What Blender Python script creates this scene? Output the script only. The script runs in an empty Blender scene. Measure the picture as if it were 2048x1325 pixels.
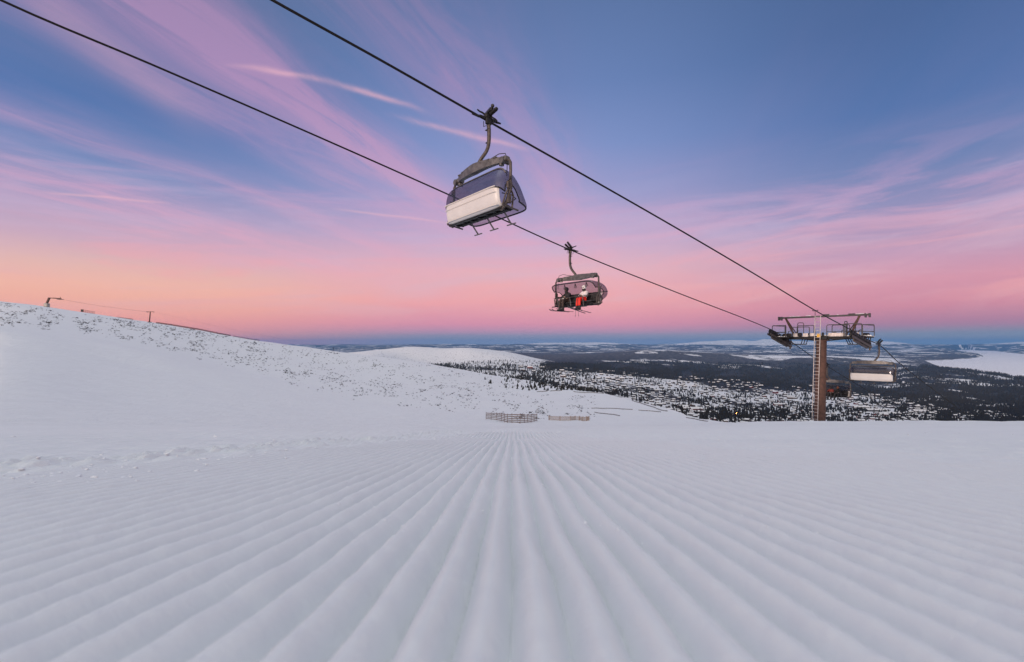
import bpy, math, random
import numpy as np
from mathutils import Vector, Matrix

random.seed(7); np.random.seed(7)
scene = bpy.context.scene
COL = scene.collection
R = math.radians

def lin(c):
    return tuple(((v / 255) / 12.92 if v / 255 <= .04045 else ((v / 255 + .055) / 1.055) ** 2.4) for v in c)

# ------------------------------------------------------------------ camera
FPX, CX, HY = 975.0, 1024.0, 690.0         # focal length, centre column and horizon row in photo pixels
cd = bpy.data.cameras.new('camera'); cam = bpy.data.objects.new('camera', cd); COL.objects.link(cam)
cam.location = (0, 0, 0); cam.rotation_euler = (R(90), 0, 0)
cd.sensor_width = 36; cd.lens = FPX / 2048 * 36; cd.shift_y = (HY - 662.5) / 2048
cd.clip_start = .02; cd.clip_end = 80000
cd.dof.use_dof = True; cd.dof.focus_distance = 9.0; cd.dof.aperture_fstop = 4.5
scene.camera = cam

# ------------------------------------------------------------------ light and exposure
SUN_AZ, SUN_EL = -138.0, 5.0               # degrees, azimuth measured from the viewing direction to the right
scene.view_settings.view_transform = 'Standard'; scene.view_settings.look = 'None'
scene.view_settings.exposure = 0.0; scene.view_settings.gamma = 1.0
sd = bpy.data.lights.new('sun', 'SUN'); sun = bpy.data.objects.new('sun', sd); COL.objects.link(sun)
sd.energy = 3.0; sd.angle = R(3.0); sd.color = (1.0, .76, .62)
a, e = R(SUN_AZ), R(SUN_EL)
to_sun = Vector((math.sin(a) * math.cos(e), math.cos(a) * math.cos(e), math.sin(e)))
sun.rotation_euler = to_sun.to_track_quat('Z', 'Y').to_euler()

# ------------------------------------------------------------------ node helper
class Nd:
    """small arithmetic wrapper that writes Math nodes"""
    def __init__(s, nt, sock): s.nt, s.s = nt, sock
    def op(s, kind, *others, clamp=False):
        n = s.nt.nodes.new('ShaderNodeMath'); n.operation = kind; n.use_clamp = clamp
        s.nt.links.new(s.s, n.inputs[0])
        for i, o in enumerate(others):
            if isinstance(o, Nd): s.nt.links.new(o.s, n.inputs[i + 1])
            else: n.inputs[i + 1].default_value = o
        return Nd(s.nt, n.outputs[0])
    def __add__(s, o): return s.op('ADD', o)
    __radd__ = __add__
    def __sub__(s, o): return s.op('SUBTRACT', o)
    def __mul__(s, o): return s.op('MULTIPLY', o)
    __rmul__ = __mul__
    def __truediv__(s, o): return s.op('DIVIDE', o)
    def __neg__(s): return s.op('MULTIPLY', -1.0)
    def clamp(s): return s.op('ADD', 0.0, clamp=True)
    def map(s, a0, a1, b0=0.0, b1=1.0, smooth=True):
        n = s.nt.nodes.new('ShaderNodeMapRange'); n.interpolation_type = 'SMOOTHSTEP' if smooth else 'LINEAR'
        s.nt.links.new(s.s, n.inputs[0])
        for i, v in enumerate((a0, a1, b0, b1)): n.inputs[i + 1].default_value = v
        return Nd(s.nt, n.outputs[0])
def vec(nt, x, y, z=0.0):
    n = nt.nodes.new('ShaderNodeCombineXYZ')
    for i, v in enumerate((x, y, z)):
        if isinstance(v, Nd): nt.links.new(v.s, n.inputs[i])
        else: n.inputs[i].default_value = v
    return n.outputs[0]
def noise(nt, v, scale=1.0, detail=4.0, rough=.5, dist=0.0):
    n = nt.nodes.new('ShaderNodeTexNoise'); nt.links.new(v, n.inputs['Vector'])
    n.inputs['Scale'].default_value = scale; n.inputs['Detail'].default_value = detail
    n.inputs['Roughness'].default_value = rough; n.inputs['Distortion'].default_value = dist
    return Nd(nt, n.outputs[0])
def ramp(nt, f, stops):
    n = nt.nodes.new('ShaderNodeValToRGB'); nt.links.new(f.s, n.inputs[0])
    cr = n.color_ramp
    while len(cr.elements) > 1: cr.elements.remove(cr.elements[0])
    cr.elements[0].position = stops[0][0]; cr.elements[0].color = (*stops[0][1], 1)
    for p, c in stops[1:]:
        el = cr.elements.new(p); el.color = (*c, 1)
    return n.outputs[0]
def mixc(nt, f, a, b):
    n = nt.nodes.new('ShaderNodeMix'); n.data_type = 'RGBA'
    for sock, v in ((n.inputs[0], f), (n.inputs[6], a), (n.inputs[7], b)):
        if isinstance(v, Nd): nt.links.new(v.s, sock)
        elif isinstance(v, (int, float)): sock.default_value = v
        elif isinstance(v, tuple): sock.default_value = (*v[:3], 1)
        else: nt.links.new(v, sock)
    return n.outputs[2]

# ------------------------------------------------------------------ sky (world): dusk gradient and cirrus, laid out by azimuth and elevation
world = bpy.data.worlds.new('World'); scene.world = world; world.use_nodes = True
nt = world.node_tree; nt.nodes.clear()
tc = nt.nodes.new('ShaderNodeTexCoord'); sx = nt.nodes.new('ShaderNodeSeparateXYZ')
nt.links.new(tc.outputs['Generated'], sx.inputs[0])
X, Y, Z = (Nd(nt, sx.outputs[i]) for i in range(3))
EL = Z.op('ARCSINE') * (180 / math.pi)
AZ = X.op('ARCTAN2', Y) * (180 / math.pi)
elf = (EL / 90.0).clamp()
def st(*pairs): return [(e_ / 90.0, lin(c)) for e_, c in pairs]
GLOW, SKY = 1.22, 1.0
HIGH = [(46, (92, 110, 148)), (58, (132, 140, 156)), (72, (206, 212, 214)), (90, (213, 221, 223))]
centre = ramp(nt, elf, st((0, (150, 152, 172)), (1.0, (150, 148, 172)), (1.6, (196, 146, 174)), (2.4, (224, 144, 170)), (5, (241, 162, 168)), (8.5, (230, 176, 186)),
                          (12, (200, 168, 200)), (17, (156, 154, 200)), (22, (124, 142, 194)), (28, (102, 126, 178)), (35, (90, 114, 162)), *HIGH))
right = ramp(nt, elf, st((0, (140, 148, 166)), (1.1, (136, 142, 164)), (1.9, (176, 122, 154)), (3.6, (210, 132, 156)), (6.0, (214, 144, 166)), (8.5, (190, 148, 180)),
                         (12, (148, 140, 182)), (16, (104, 124, 174)), (21, (76, 108, 164)), (28, (68, 97, 148)), (35, (66, 92, 138)), *HIGH))
left = ramp(nt, elf, st((0, (236, 150, 150)), (2.0, (244, 160, 154)), (3.6, (247, 174, 156)), (5.4, (246, 184, 164)), (7.2, (230, 182, 176)), (9.5, (202, 168, 190)),
                        (12.5, (158, 154, 192)), (16, (112, 134, 184)), (21, (82, 114, 170)), (27, (80, 110, 158)), (35, (88, 108, 148)), *HIGH))
base = mixc(nt, AZ.map(-38, -6), left, centre)
base = mixc(nt, AZ.map(8, 40), base, right)
# cirrus: streaks on a high plane, all running towards one point on the horizon
al = R(18)
zc = Z.op('MAXIMUM', 0.0) + .045
px_, py_ = X / zc, Y / zc
across = px_ * math.cos(al) - py_ * math.sin(al)
along = px_ * math.sin(al) + py_ * math.cos(al)
wob = noise(nt, vec(nt, across * .9, along * .35), 1.0, 3.0) - .5
acw = across + wob * .7
fine = noise(nt, vec(nt, across * 2.6, along * .42, 3.0), 1.0, 7.0, .62, .6)
soft = noise(nt, vec(nt, across * .75, along * .16, 9.0), 1.0, 4.0, .5, .4)
def gauss(x, c, w):
    t = (x - c) / w
    return (-(t * t)).op('EXPONENT')
# 'EXPONENT' raises e to the input
fib = noise(nt, vec(nt, across * 7.5 + wob * 4.0, along * 1.1, 5.0), 1.0, 8.0, .68, .9)
wisp = noise(nt, vec(nt, across * 1.6 + along * .25, along * .75 - across * .3, 14.0), 1.0, 7.0, .62, 1.1)
tex = (fine.map(.30, .66, .15, 1.0) * .55 + fib.map(.34, .62) * .58 + wisp.map(.34, .66) * .45)
plumes = gauss(acw, -1.26, .20) * 1.0 + gauss(acw, -1.62, .12) * .42 + gauss(acw, -.62, .16) * .62 + gauss(acw, -2.3, .12) * .42 + gauss(acw, 1.95, .5) * .40 + gauss(acw, -3.05, .34) * .50
dens = (plumes * tex + soft.map(.46, .72) * tex * .36 * AZ.map(2, 26, 1.0, .15)).clamp()
dens = dens * EL.map(2.0, 9.0) * EL.map(40.0, 46.0, 1.0, 0.0)
dens = dens * AZ.map(14, 40, 1.0, .55)
ccol = ramp(nt, elf, st((0, (240, 160, 176)), (7, (234, 172, 186)), (13, (214, 166, 196)), (20, (196, 154, 192)), (27, (180, 142, 184)), (35, (164, 134, 174))))
base = mixc(nt, dens * .80, base, ccol)
# low broken bands over the horizon
lowm = EL.map(1.8, 5.0) * EL.map(21.0, 11.0) 
b1 = noise(nt, vec(nt, AZ * .045, (EL - AZ * .05) * .34, 2.0), 1.0, 7.0, .6, .8).map(.46, .66)
b2 = noise(nt, vec(nt, AZ * .040 + 7.0, (EL - AZ * .06) * .28, 6.0), 1.0, 7.0, .6, .8).map(.46, .66)
base = mixc(nt, b1 * lowm * .55, base, ramp(nt, elf, st((0, (242, 154, 162)), (7, (243, 168, 170)), (14, (214, 164, 198)), (22, (180, 150, 196)))))
base = mixc(nt, b2 * lowm * .42, base, ramp(nt, elf, st((0, (232, 178, 184)), (6, (226, 180, 192)), (12, (196, 176, 208)), (22, (150, 158, 204)))))
# thin trails
u_, v_ = X / Y, Z / Y
front = Y.map(.05, .2)
tw = noise(nt, vec(nt, u_ * 9.0, v_ * 22.0), 1.0, 4.0) - .5
def trail(x0, y0, x1, y1, wpx, strength, bend=0.0):
    a0, b0 = (x0 - CX) / FPX, (HY - y0) / FPX
    a1, b1 = (x1 - CX) / FPX, (HY - y1) / FPX
    L = math.hypot(a1 - a0, b1 - b0); dx, dy = (a1 - a0) / L, (b1 - b0) / L
    s = (u_ - a0) * dx + (v_ - b0) * dy
    q = (v_ - b0) * dx - (u_ - a0) * dy + tw * (.012)
    if bend:
        f = s / L
        q = q + f * (f - 1.0) * bend
    return gauss(q, 0.0, wpx / FPX) * (s / L).map(-.12, .25) * (s / L).map(.75, 1.12, 1, 0) * strength * front
tr = trail(470, 132, 840, 220, 5.5, .55, .05) * wisp.map(.3, .6, .35, 1.0) + trail(790, 232, 1060, 300, 5.5, .42) * fib.map(.3, .6, .3, 1.0) + trail(90, 384, 330, 406, 2.6, .42) + trail(670, 418, 900, 446, 2.6, .36) + trail(20, -40, 420, 260, 34, .16)
base = mixc(nt, tr.clamp(), base, lin((238, 182, 196)))
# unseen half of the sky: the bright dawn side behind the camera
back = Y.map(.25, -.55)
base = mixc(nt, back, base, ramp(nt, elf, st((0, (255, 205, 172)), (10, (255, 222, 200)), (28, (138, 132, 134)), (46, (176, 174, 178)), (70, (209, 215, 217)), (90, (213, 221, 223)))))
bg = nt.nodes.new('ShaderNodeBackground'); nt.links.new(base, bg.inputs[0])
gd = Vector((-.10, -.62, .78)).normalized()      # glow added to the unseen sky behind the camera to light the snow
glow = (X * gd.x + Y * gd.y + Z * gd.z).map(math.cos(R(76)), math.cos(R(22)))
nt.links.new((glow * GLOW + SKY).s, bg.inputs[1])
# a little real scattering sky on top, so that the low sun tints the dome
sk = nt.nodes.new('ShaderNodeTexSky'); sk.sky_type = 'NISHITA'; sk.sun_disc = False
sk.sun_elevation = R(SUN_EL); sk.sun_rotation = R(SUN_AZ)
bg2 = nt.nodes.new('ShaderNodeBackground'); nt.links.new(sk.outputs[0], bg2.inputs[0]); bg2.inputs[1].default_value = .012
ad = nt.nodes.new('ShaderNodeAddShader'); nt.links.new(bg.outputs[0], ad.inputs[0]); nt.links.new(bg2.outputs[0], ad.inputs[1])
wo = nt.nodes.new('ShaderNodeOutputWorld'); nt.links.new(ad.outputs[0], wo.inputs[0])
world.cycles.sampling_method = 'MANUAL'; world.cycles.sample_map_resolution = 512
scene.cycles.max_bounces = 8; scene.cycles.transparent_max_bounces = 16; scene.cycles.volume_bounces = 0

# ------------------------------------------------------------------ materials
MATS = {}
def pmat(name, col, rough=.6, metal=0.0, spec=.5, var=0.0, vscale=4.0, bump=0.0, bscale=40.0):
    m = bpy.data.materials.new(name); m.use_nodes = True; t = m.node_tree
    b = t.nodes['Principled BSDF']
    b.inputs['Base Color'].default_value = (*col, 1); b.inputs['Roughness'].default_value = rough
    b.inputs['Metallic'].default_value = metal; b.inputs['Specular IOR Level'].default_value = spec
    c = t.nodes.new('ShaderNodeTexCoord')
    if var:
        f = noise(t, c.outputs['Object'], vscale, 5.0, .6).map(.3, .7, smooth=False)
        o = mixc(t, f, tuple(v * (1 - var) for v in col), tuple(min(1, v * (1 + var)) for v in col))
        t.links.new(o, b.inputs['Base Color'])
    if bump:
        bn = t.nodes.new('ShaderNodeBump'); bn.inputs['Distance'].default_value = bump; bn.inputs['Strength'].default_value = 1
        t.links.new(noise(t, c.outputs['Object'], bscale, 5.0, .6).s, bn.inputs['Height'])
        t.links.new(bn.outputs[0], b.inputs['Normal'])
    MATS[name] = m
    return m
GALV = pmat('weathered_galvanised_steel', (.060, .050, .047), .5, .25, var=.5, vscale=9, bump=.004)
ARM = pmat('grey_painted_steel', (.085, .082, .084), .45, .2, var=.5, vscale=7, bump=.003)
DARK = pmat('dark_greased_steel', (.018, .018, .02), .5, .6, var=.4)
BLACK = pmat('black_plastic', (.012, .012, .015), .55, var=.2)
ROPEM = pmat('steel_rope', (.008, .008, .010), .8, spec=.2)
CREAM = pmat('cream_shell_plastic', (.49, .49, .50), .42, var=.05, vscale=2.5, bump=.002, bscale=6)
CREAM2 = pmat('cream_trim', (.50, .48, .47), .5)
PAD = pmat('black_seat_padding', (.02, .02, .024), .75, var=.3)
RUST = pmat('brown_rusty_steel', (.072, .036, .028), .75, .1, var=.45, vscale=3.5, bump=.006, bscale=14)
RAIL = pmat('galvanised_rail', (.045, .042, .046), .55, .1, var=.3)
LADR = pmat('pale_ladder_steel', (.50, .46, .44), .5, .3, var=.3, vscale=6)
YEL = pmat('yellow_box_paint', (.62, .36, .05), .6, var=.3)
WOOD = pmat('grey_brown_fence_wood', (.23, .17, .14), .85, var=.4, vscale=3, bump=.01)
WOOD2 = pmat('pale_fence_wood', (.40, .30, .24), .85, var=.35, vscale=3)
NET = pmat('grey_fence_net', (.22, .21, .21), .9, var=.2)
BRUSH = pmat('brown_brush_fence', (.045, .036, .034), .9, var=.4, vscale=.6)
CONC = pmat('pale_concrete', (.35, .33, .31), .85, var=.25)
SKIN = pmat('skin', (.55, .33, .24), .6)
RED = pmat('red_ski_trousers', (.62, .022, .012), .7, var=.2, vscale=20)
DKRED = pmat('dark_red_jacket', (.15, .02, .015), .7, var=.2, vscale=20)
WHITEJ = pmat('white_grey_jacket', (.66, .63, .66), .7, var=.12, vscale=14)
BLK = pmat('black_ski_cloth', (.016, .015, .018), .8, var=.3, vscale=20)
BRN = pmat('dark_brown_ski_cloth', (.035, .022, .02), .8, var=.3, vscale=20)
HELW = pmat('white_helmet', (.78, .78, .80), .35)
HELO = pmat('orange_helmet', (.30, .10, .04), .4)
HELB = pmat('black_helmet', (.015, .015, .018), .3)
GLASS = pmat('dark_goggle_lens', (.01, .01, .015), .1)
NEED = pmat('spruce_needles', (.034, .033, .030), .95, spec=.1, var=.5, vscale=.4)
BARK = pmat('spruce_bark', (.05, .035, .025), .9)
SHRUBM = pmat('dark_heather_twigs', (.035, .028, .028), .95, spec=.1, var=.5, vscale=.8)
ROCKM = pmat('dark_boulder', (.07, .062, .06), .9, var=.4, vscale=2)
WALLM = [pmat('dark_log_wall', (.028, .019, .016), .85, var=.4), pmat('red_painted_wall', (.13, .022, .014), .85, var=.3), pmat('brown_log_wall', (.07, .04, .026), .85, var=.4)]
ROOFS = pmat('snow_on_roof', (.70, .70, .71), .7, spec=.2, var=.03)
WINM = pmat('dark_cabin_window', (.03, .03, .04), .3)
def snowmat(name, fine_scale=26.0, fine_d=.004, mid_scale=2.2, mid_d=.03, tint=(.775, .785, .79), crust=False):
    m = bpy.data.materials.new(name); m.use_nodes = True; t = m.node_tree; b = t.nodes['Principled BSDF']
    b.inputs['Roughness'].default_value = .62; b.inputs['Specular IOR Level'].default_value = .25
    g = t.nodes.new('ShaderNodeNewGeometry').outputs['Position']
    f = noise(t, g, .35, 5.0, .55).map(.3, .7, smooth=False)
    t.links.new(mixc(t, f, tuple(v * .975 for v in tint), tuple(min(.93, v * 1.025) for v in tint)), b.inputs['Base Color'])
    h = noise(t, g, fine_scale, 6.0, .62) * fine_d + noise(t, g, mid_scale, 4.0, .5) * mid_d
    if crust:
        sp = t.nodes.new('ShaderNodeSeparateXYZ'); t.links.new(g, sp.inputs[0]); gx, gy = Nd(t, sp.outputs[0]), Nd(t, sp.outputs[1])
        h = h + noise(t, vec(t, gx * .9 + gy * .2, gy * .28), 1.0, 7.0, .66, .5) * gy.map(7.5, 26.0, 0.0, .30) + noise(t, vec(t, gx * 5.0, gy * 2.2), 1.0, 5.0, .65) * gy.map(6.5, 10.0, 0.0, .018)
    bn = t.nodes.new('ShaderNodeBump'); bn.inputs['Distance'].default_value = 1.0; bn.inputs['Strength'].default_value = .8
    t.links.new(h.s, bn.inputs['Height']); t.links.new(bn.outputs[0], b.inputs['Normal'])
    return m
SNOW = snowmat('groomed_snow', 70.0, .0022, 8.0, .004, crust=True)
CAP = snowmat('snow_cap', 9.0, .01, 2.0, .03, (.80, .81, .83))
def tinted():
    m = bpy.data.materials.new('smoke_tinted_bubble'); m.use_nodes = True; t = m.node_tree; t.nodes.clear()
    tr_ = t.nodes.new('ShaderNodeBsdfTransparent'); tr_.inputs[0].default_value = (.56, .54, .58, 1)
    di = t.nodes.new('ShaderNodeBsdfDiffuse'); di.inputs[0].default_value = (.06, .062, .08, 1)
    gl = t.nodes.new('ShaderNodeBsdfGlossy'); gl.inputs[0].default_value = (.9, .9, 1, 1); gl.inputs['Roughness'].default_value = .12
    m1 = t.nodes.new('ShaderNodeMixShader'); m1.inputs[0].default_value = .17
    t.links.new(tr_.outputs[0], m1.inputs[1]); t.links.new(di.outputs[0], m1.inputs[2])
    m2 = t.nodes.new('ShaderNodeMixShader'); m2.inputs[0].default_value = .07
    t.links.new(m1.outputs[0], m2.inputs[1]); t.links.new(gl.outputs[0], m2.inputs[2])
    o = t.nodes.new('ShaderNodeOutputMaterial'); t.links.new(m2.outputs[0], o.inputs[0])
    return m
BUB = tinted()
def emis(name, c, s):
    m = bpy.data.materials.new(name); m.use_nodes = True; b = m.node_tree.nodes['Principled BSDF']
    b.inputs['Emission Color'].default_value = (*c, 1); b.inputs['Emission Strength'].default_value = s
    b.inputs['Base Color'].default_value = (*c, 1)
    return m
LAMP = emis('orange_lamp_light', (1.0, .33, .08), 40)

# ------------------------------------------------------------------ object helpers
def tag(o, label=None, cat=None, group=None, kind=None):
    if label: o['label'] = label
    if cat: o['category'] = cat
    if group: o['group'] = group
    if kind: o['kind'] = kind
    return o
def empty(name, loc=(0, 0, 0), rz=0.0, parent=None):
    o = bpy.data.objects.new(name, None); o.location = loc; o.rotation_euler = (0, 0, rz); o.empty_display_size = .3
    COL.objects.link(o)
    if parent: o.parent = parent
    return o
class MB:
    def __init__(s): s.v, s.f, s.mi, s.mats = [], [], [], []
    def m(s, mat):
        if mat not in s.mats: s.mats.append(mat)
        return s.mats.index(mat)
    def add(s, vs, fs, mat=None):
        k = len(s.v); s.v += [tuple(p) for p in vs]; i = s.m(mat) if mat else 0
        for f in fs: s.f.append(tuple(q + k for q in f)); s.mi.append(i)
        return s
    def box(s, c, d, rot=None, mat=None, bev=0.0):
        hx, hy, hz = d[0] / 2, d[1] / 2, d[2] / 2
        b = min(bev, hx * .9, hy * .9, hz * .9)
        vs = []; fs = []
        if b <= 0:
            vs = [Vector((i * hx, j * hy, k * hz)) for k in (-1, 1) for j in (-1, 1) for i in (-1, 1)]
            fs = [(0, 2, 3, 1), (4, 5, 7, 6), (0, 1, 5, 4), (2, 6, 7, 3), (0, 4, 6, 2), (1, 3, 7, 5)]
        else:   # chamfered box: octagonal rings
            def ring(x, y, z): return [Vector(p) for p in ((x - b, y, z), (-x + b, y, z), (-x, y - b, z), (-x, -y + b, z), (-x + b, -y, z), (x - b, -y, z), (x, -y + b, z), (x, y - b, z))]
            rs = [ring(hx - b, hy - b, -hz), ring(hx, hy, -hz + b), ring(hx, hy, hz - b), ring(hx - b, hy - b, hz)]
            for r_ in rs: vs += r_
            for a_ in range(3):
                for j in range(8): fs.append((a_ * 8 + j, a_ * 8 + (j + 1) % 8, a_ * 8 + 8 + (j + 1) % 8, a_ * 8 + 8 + j))
            fs.append(tuple(range(7, -1, -1))); fs.append(tuple(range(24, 32)))
        if rot is not None: vs = [rot @ p for p in vs]
        return s.add([p + Vector(c) for p in vs], fs, mat)
    def tube(s, pts, r, n=8, mat=None, caps=True):
        P = [Vector(p) for p in pts]; k0 = len(P)
        rr = r if isinstance(r, (list, tuple)) else [r] * k0
        vs = []; T0 = None; N = None
        for i, p in enumerate(P):
            t = (P[min(i + 1, k0 - 1)] - P[max(i - 1, 0)]).normalized()
            if N is None:
                N = t.orthogonal().normalized()
            else:
                N = (N - t * N.dot(t)); N = N.normalized() if N.length > 1e-6 else t.orthogonal().normalized()
            B = t.cross(N)
            for j in range(n):
                an = 2 * math.pi * j / n
                vs.append(p + (N * math.cos(an) + B * math.sin(an)) * rr[i])
        fs = [(i * n + j, i * n + (j + 1) % n, (i + 1) * n + (j + 1) % n, (i + 1) * n + j) for i in range(k0 - 1) for j in range(n)]
        if caps: fs += [tuple(range(n - 1, -1, -1)), tuple(range((k0 - 1) * n, k0 * n))]
        return s.add(vs, fs, mat)
    def bar(s, a, b, w, h, up=(0, 0, 1), mat=None, bev=0.0):
        a, b = Vector(a), Vector(b); d = b - a; L = d.length; x = d.normalized(); z = Vector(up)
        y = z.cross(x); y = y.normalized() if y.length > 1e-5 else x.orthogonal().normalized(); z = x.cross(y)
        rot = Matrix((x, y, z)).transposed()
        return s.box((a + b) / 2, (L, w, h), rot, mat, bev)
    def ball(s, c, r, n=8, mat=None, sc=(1, 1, 1)):
        vs = []; m_ = max(4, n // 2 + 1)
        for i in range(1, m_):
            th = math.pi * i / m_
            for j in range(n):
                ph = 2 * math.pi * j / n
                vs.append((c[0] + r * sc[0] * math.sin(th) * math.cos(ph), c[1] + r * sc[1] * math.sin(th) * math.sin(ph), c[2] + r * sc[2] * math.cos(th)))
        fs = [(i * n + j, (i + 1) * n + j, (i + 1) * n + (j + 1) % n, i * n + (j + 1) % n) for i in range(m_ - 2) for j in range(n)]
        t = len(vs); vs += [(c[0], c[1], c[2] + r * sc[2]), (c[0], c[1], c[2] - r * sc[2])]
        fs += [(t, j, (j + 1) % n) for j in range(n)] + [(t + 1, (m_ - 2) * n + (j + 1) % n, (m_ - 2) * n + j) for j in range(n)]
        return s.add(vs, fs, mat)
    def mesh(s, name, mat=None, smooth=True):
        me = bpy.data.meshes.new(name); me.from_pydata(s.v, [], s.f)
        if s.mats:
            for mm in s.mats: me.materials.append(mm)
            me.polygons.foreach_set('material_index', s.mi)
        elif mat: me.materials.append(mat)
        if smooth:
            me.polygons.foreach_set('use_smooth', [True] * len(me.polygons)); me.set_sharp_from_angle(angle=R(38))
        me.update(); return me
    def build(s, name, mat=None, parent=None, smooth=True, loc=None):
        o = bpy.data.objects.new(name, s.mesh(name, mat, smooth)); COL.objects.link(o)
        if parent: o.parent = parent
        if loc is not None: o.location = loc
        return o
def np_mesh(name, V, F, mat, smooth=True, attrs=None, mi=None, mats=None):
    """V: n x 3, F: m x k (all faces of k corners)"""
    me = bpy.data.meshes.new(name); n, (m_, k) = len(V), F.shape
    me.vertices.add(n); me.vertices.foreach_set('co', np.asarray(V, np.float32).ravel())
    me.loops.add(m_ * k); me.loops.foreach_set('vertex_index', F.astype(np.int32).ravel())
    me.polygons.add(m_); me.polygons.foreach_set('loop_start', np.arange(0, m_ * k, k, dtype=np.int32))
    try: me.polygons.foreach_set('loop_total', np.full(m_, k, np.int32))
    except Exception: pass
    for x in (mats or [mat]): me.materials.append(x)
    if mi is not None: me.polygons.foreach_set('material_index', mi.astype(np.int32))
    me.polygons.foreach_set('use_smooth', np.full(m_, smooth))
    for kname, arr in (attrs or {}).items():
        at = me.attributes.new(kname, 'FLOAT', 'POINT'); at.data.foreach_set('value', np.asarray(arr, np.float32).ravel())
    me.update(calc_edges=True); me.validate()
    o = bpy.data.objects.new(name, me); COL.objects.link(o)
    return o
def grid_faces(nr, nc):
    i = np.arange(nr - 1)[:, None] * nc + np.arange(nc - 1)[None, :]
    return np.stack([i, i + 1, i + nc + 1, i + nc], -1).reshape(-1, 4)

# ------------------------------------------------------------------ number noise
_perm = np.random.RandomState(3).permutation(4096)
def _h(ix, iy): return _perm[(_perm[ix & 4095] + iy) & 4095]
def pnoise(x, y):
    x, y = np.broadcast_arrays(np.asarray(x, float), np.asarray(y, float))
    ix, iy = np.floor(x).astype(int), np.floor(y).astype(int); fx, fy = x - ix, y - iy
    def g(i, j, dx, dy):
        an = _h(i, j) * (2 * math.pi / 4096); return np.cos(an) * dx + np.sin(an) * dy
    s, t = fx * fx * fx * (fx * (fx * 6 - 15) + 10), fy * fy * fy * (fy * (fy * 6 - 15) + 10)
    a_ = g(ix, iy, fx, fy) * (1 - s) + g(ix + 1, iy, fx - 1, fy) * s
    b_ = g(ix, iy + 1, fx, fy - 1) * (1 - s) + g(ix + 1, iy + 1, fx - 1, fy - 1) * s
    return (a_ * (1 - t) + b_ * t) * 1.5
def fbm(x, y, o=4, gain=.5):
    s = 0; a_ = 1.0
    for k in range(o): s = s + a_ * pnoise(np.asarray(x) * 2 ** k + 17.3 * k, np.asarray(y) * 2 ** k - 9.1 * k); a_ *= gain
    return s
def sstep(a_, b_, x):
    t = np.clip((x - a_) / (b_ - a_), 0, 1); return t * t * (3 - 2 * t)
def pchip_slopes(x, y):
    h = np.diff(x); dl = np.diff(y, axis=0) / (h[:, None] if y.ndim > 1 else h)
    m_ = np.zeros_like(y, dtype=float)
    a_, b_ = dl[:-1], dl[1:]
    ok = a_ * b_ > 0
    with np.errstate(all='ignore'):
        m_[1:-1] = np.where(ok, 2 * a_ * b_ / np.where(ok, a_ + b_, 1), 0)
    m_[0], m_[-1] = dl[0], dl[-1]
    return m_
def herm(x, y, m_, q):
    q = np.clip(q, x[0], x[-1]); i = np.clip(np.searchsorted(x, q) - 1, 0, len(x) - 2)
    h = x[i + 1] - x[i]; t = (q - x[i]) / h
    if y.ndim > 1: j = np.arange(y.shape[1]); y0, y1, m0, m1 = y[i, j], y[i + 1, j], m_[i, j], m_[i + 1, j]
    else: y0, y1, m0, m1 = y[i], y[i + 1], m_[i], m_[i + 1]
    return y0 * (1 + 2 * t) * (1 - t) ** 2 + m0 * h * t * (1 - t) ** 2 + y1 * t * t * (3 - 2 * t) + m1 * h * t * t * (t - 1)
class Profiles:
    """terrain given by surveyed sight lines: for each bearing, distance -> angle of depression"""
    def __init__(s, cols):
        s.px = np.array([c[0] for c in cols], float); s.c = []
        for _, pts in cols:
            x = np.log([p[0] for p in pts]); y = np.array([p[1] for p in pts], float); s.c.append((x, y, pchip_slopes(x, y)))
    def at_d(s, d): return np.array([herm(*c, np.log(d)) for c in s.c])
    def row(s, px, d):
        v = s.at_d(np.array([d]))[:, 0]; return herm(s.px, v, pchip_slopes(s.px, v), px)
    def pts(s, px, d):
        px, d = np.atleast_1d(px).astype(float), np.atleast_1d(d).astype(float)
        v = s.at_d(d); return herm(s.px, v, pchip_slopes(s.px, v), px)

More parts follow.
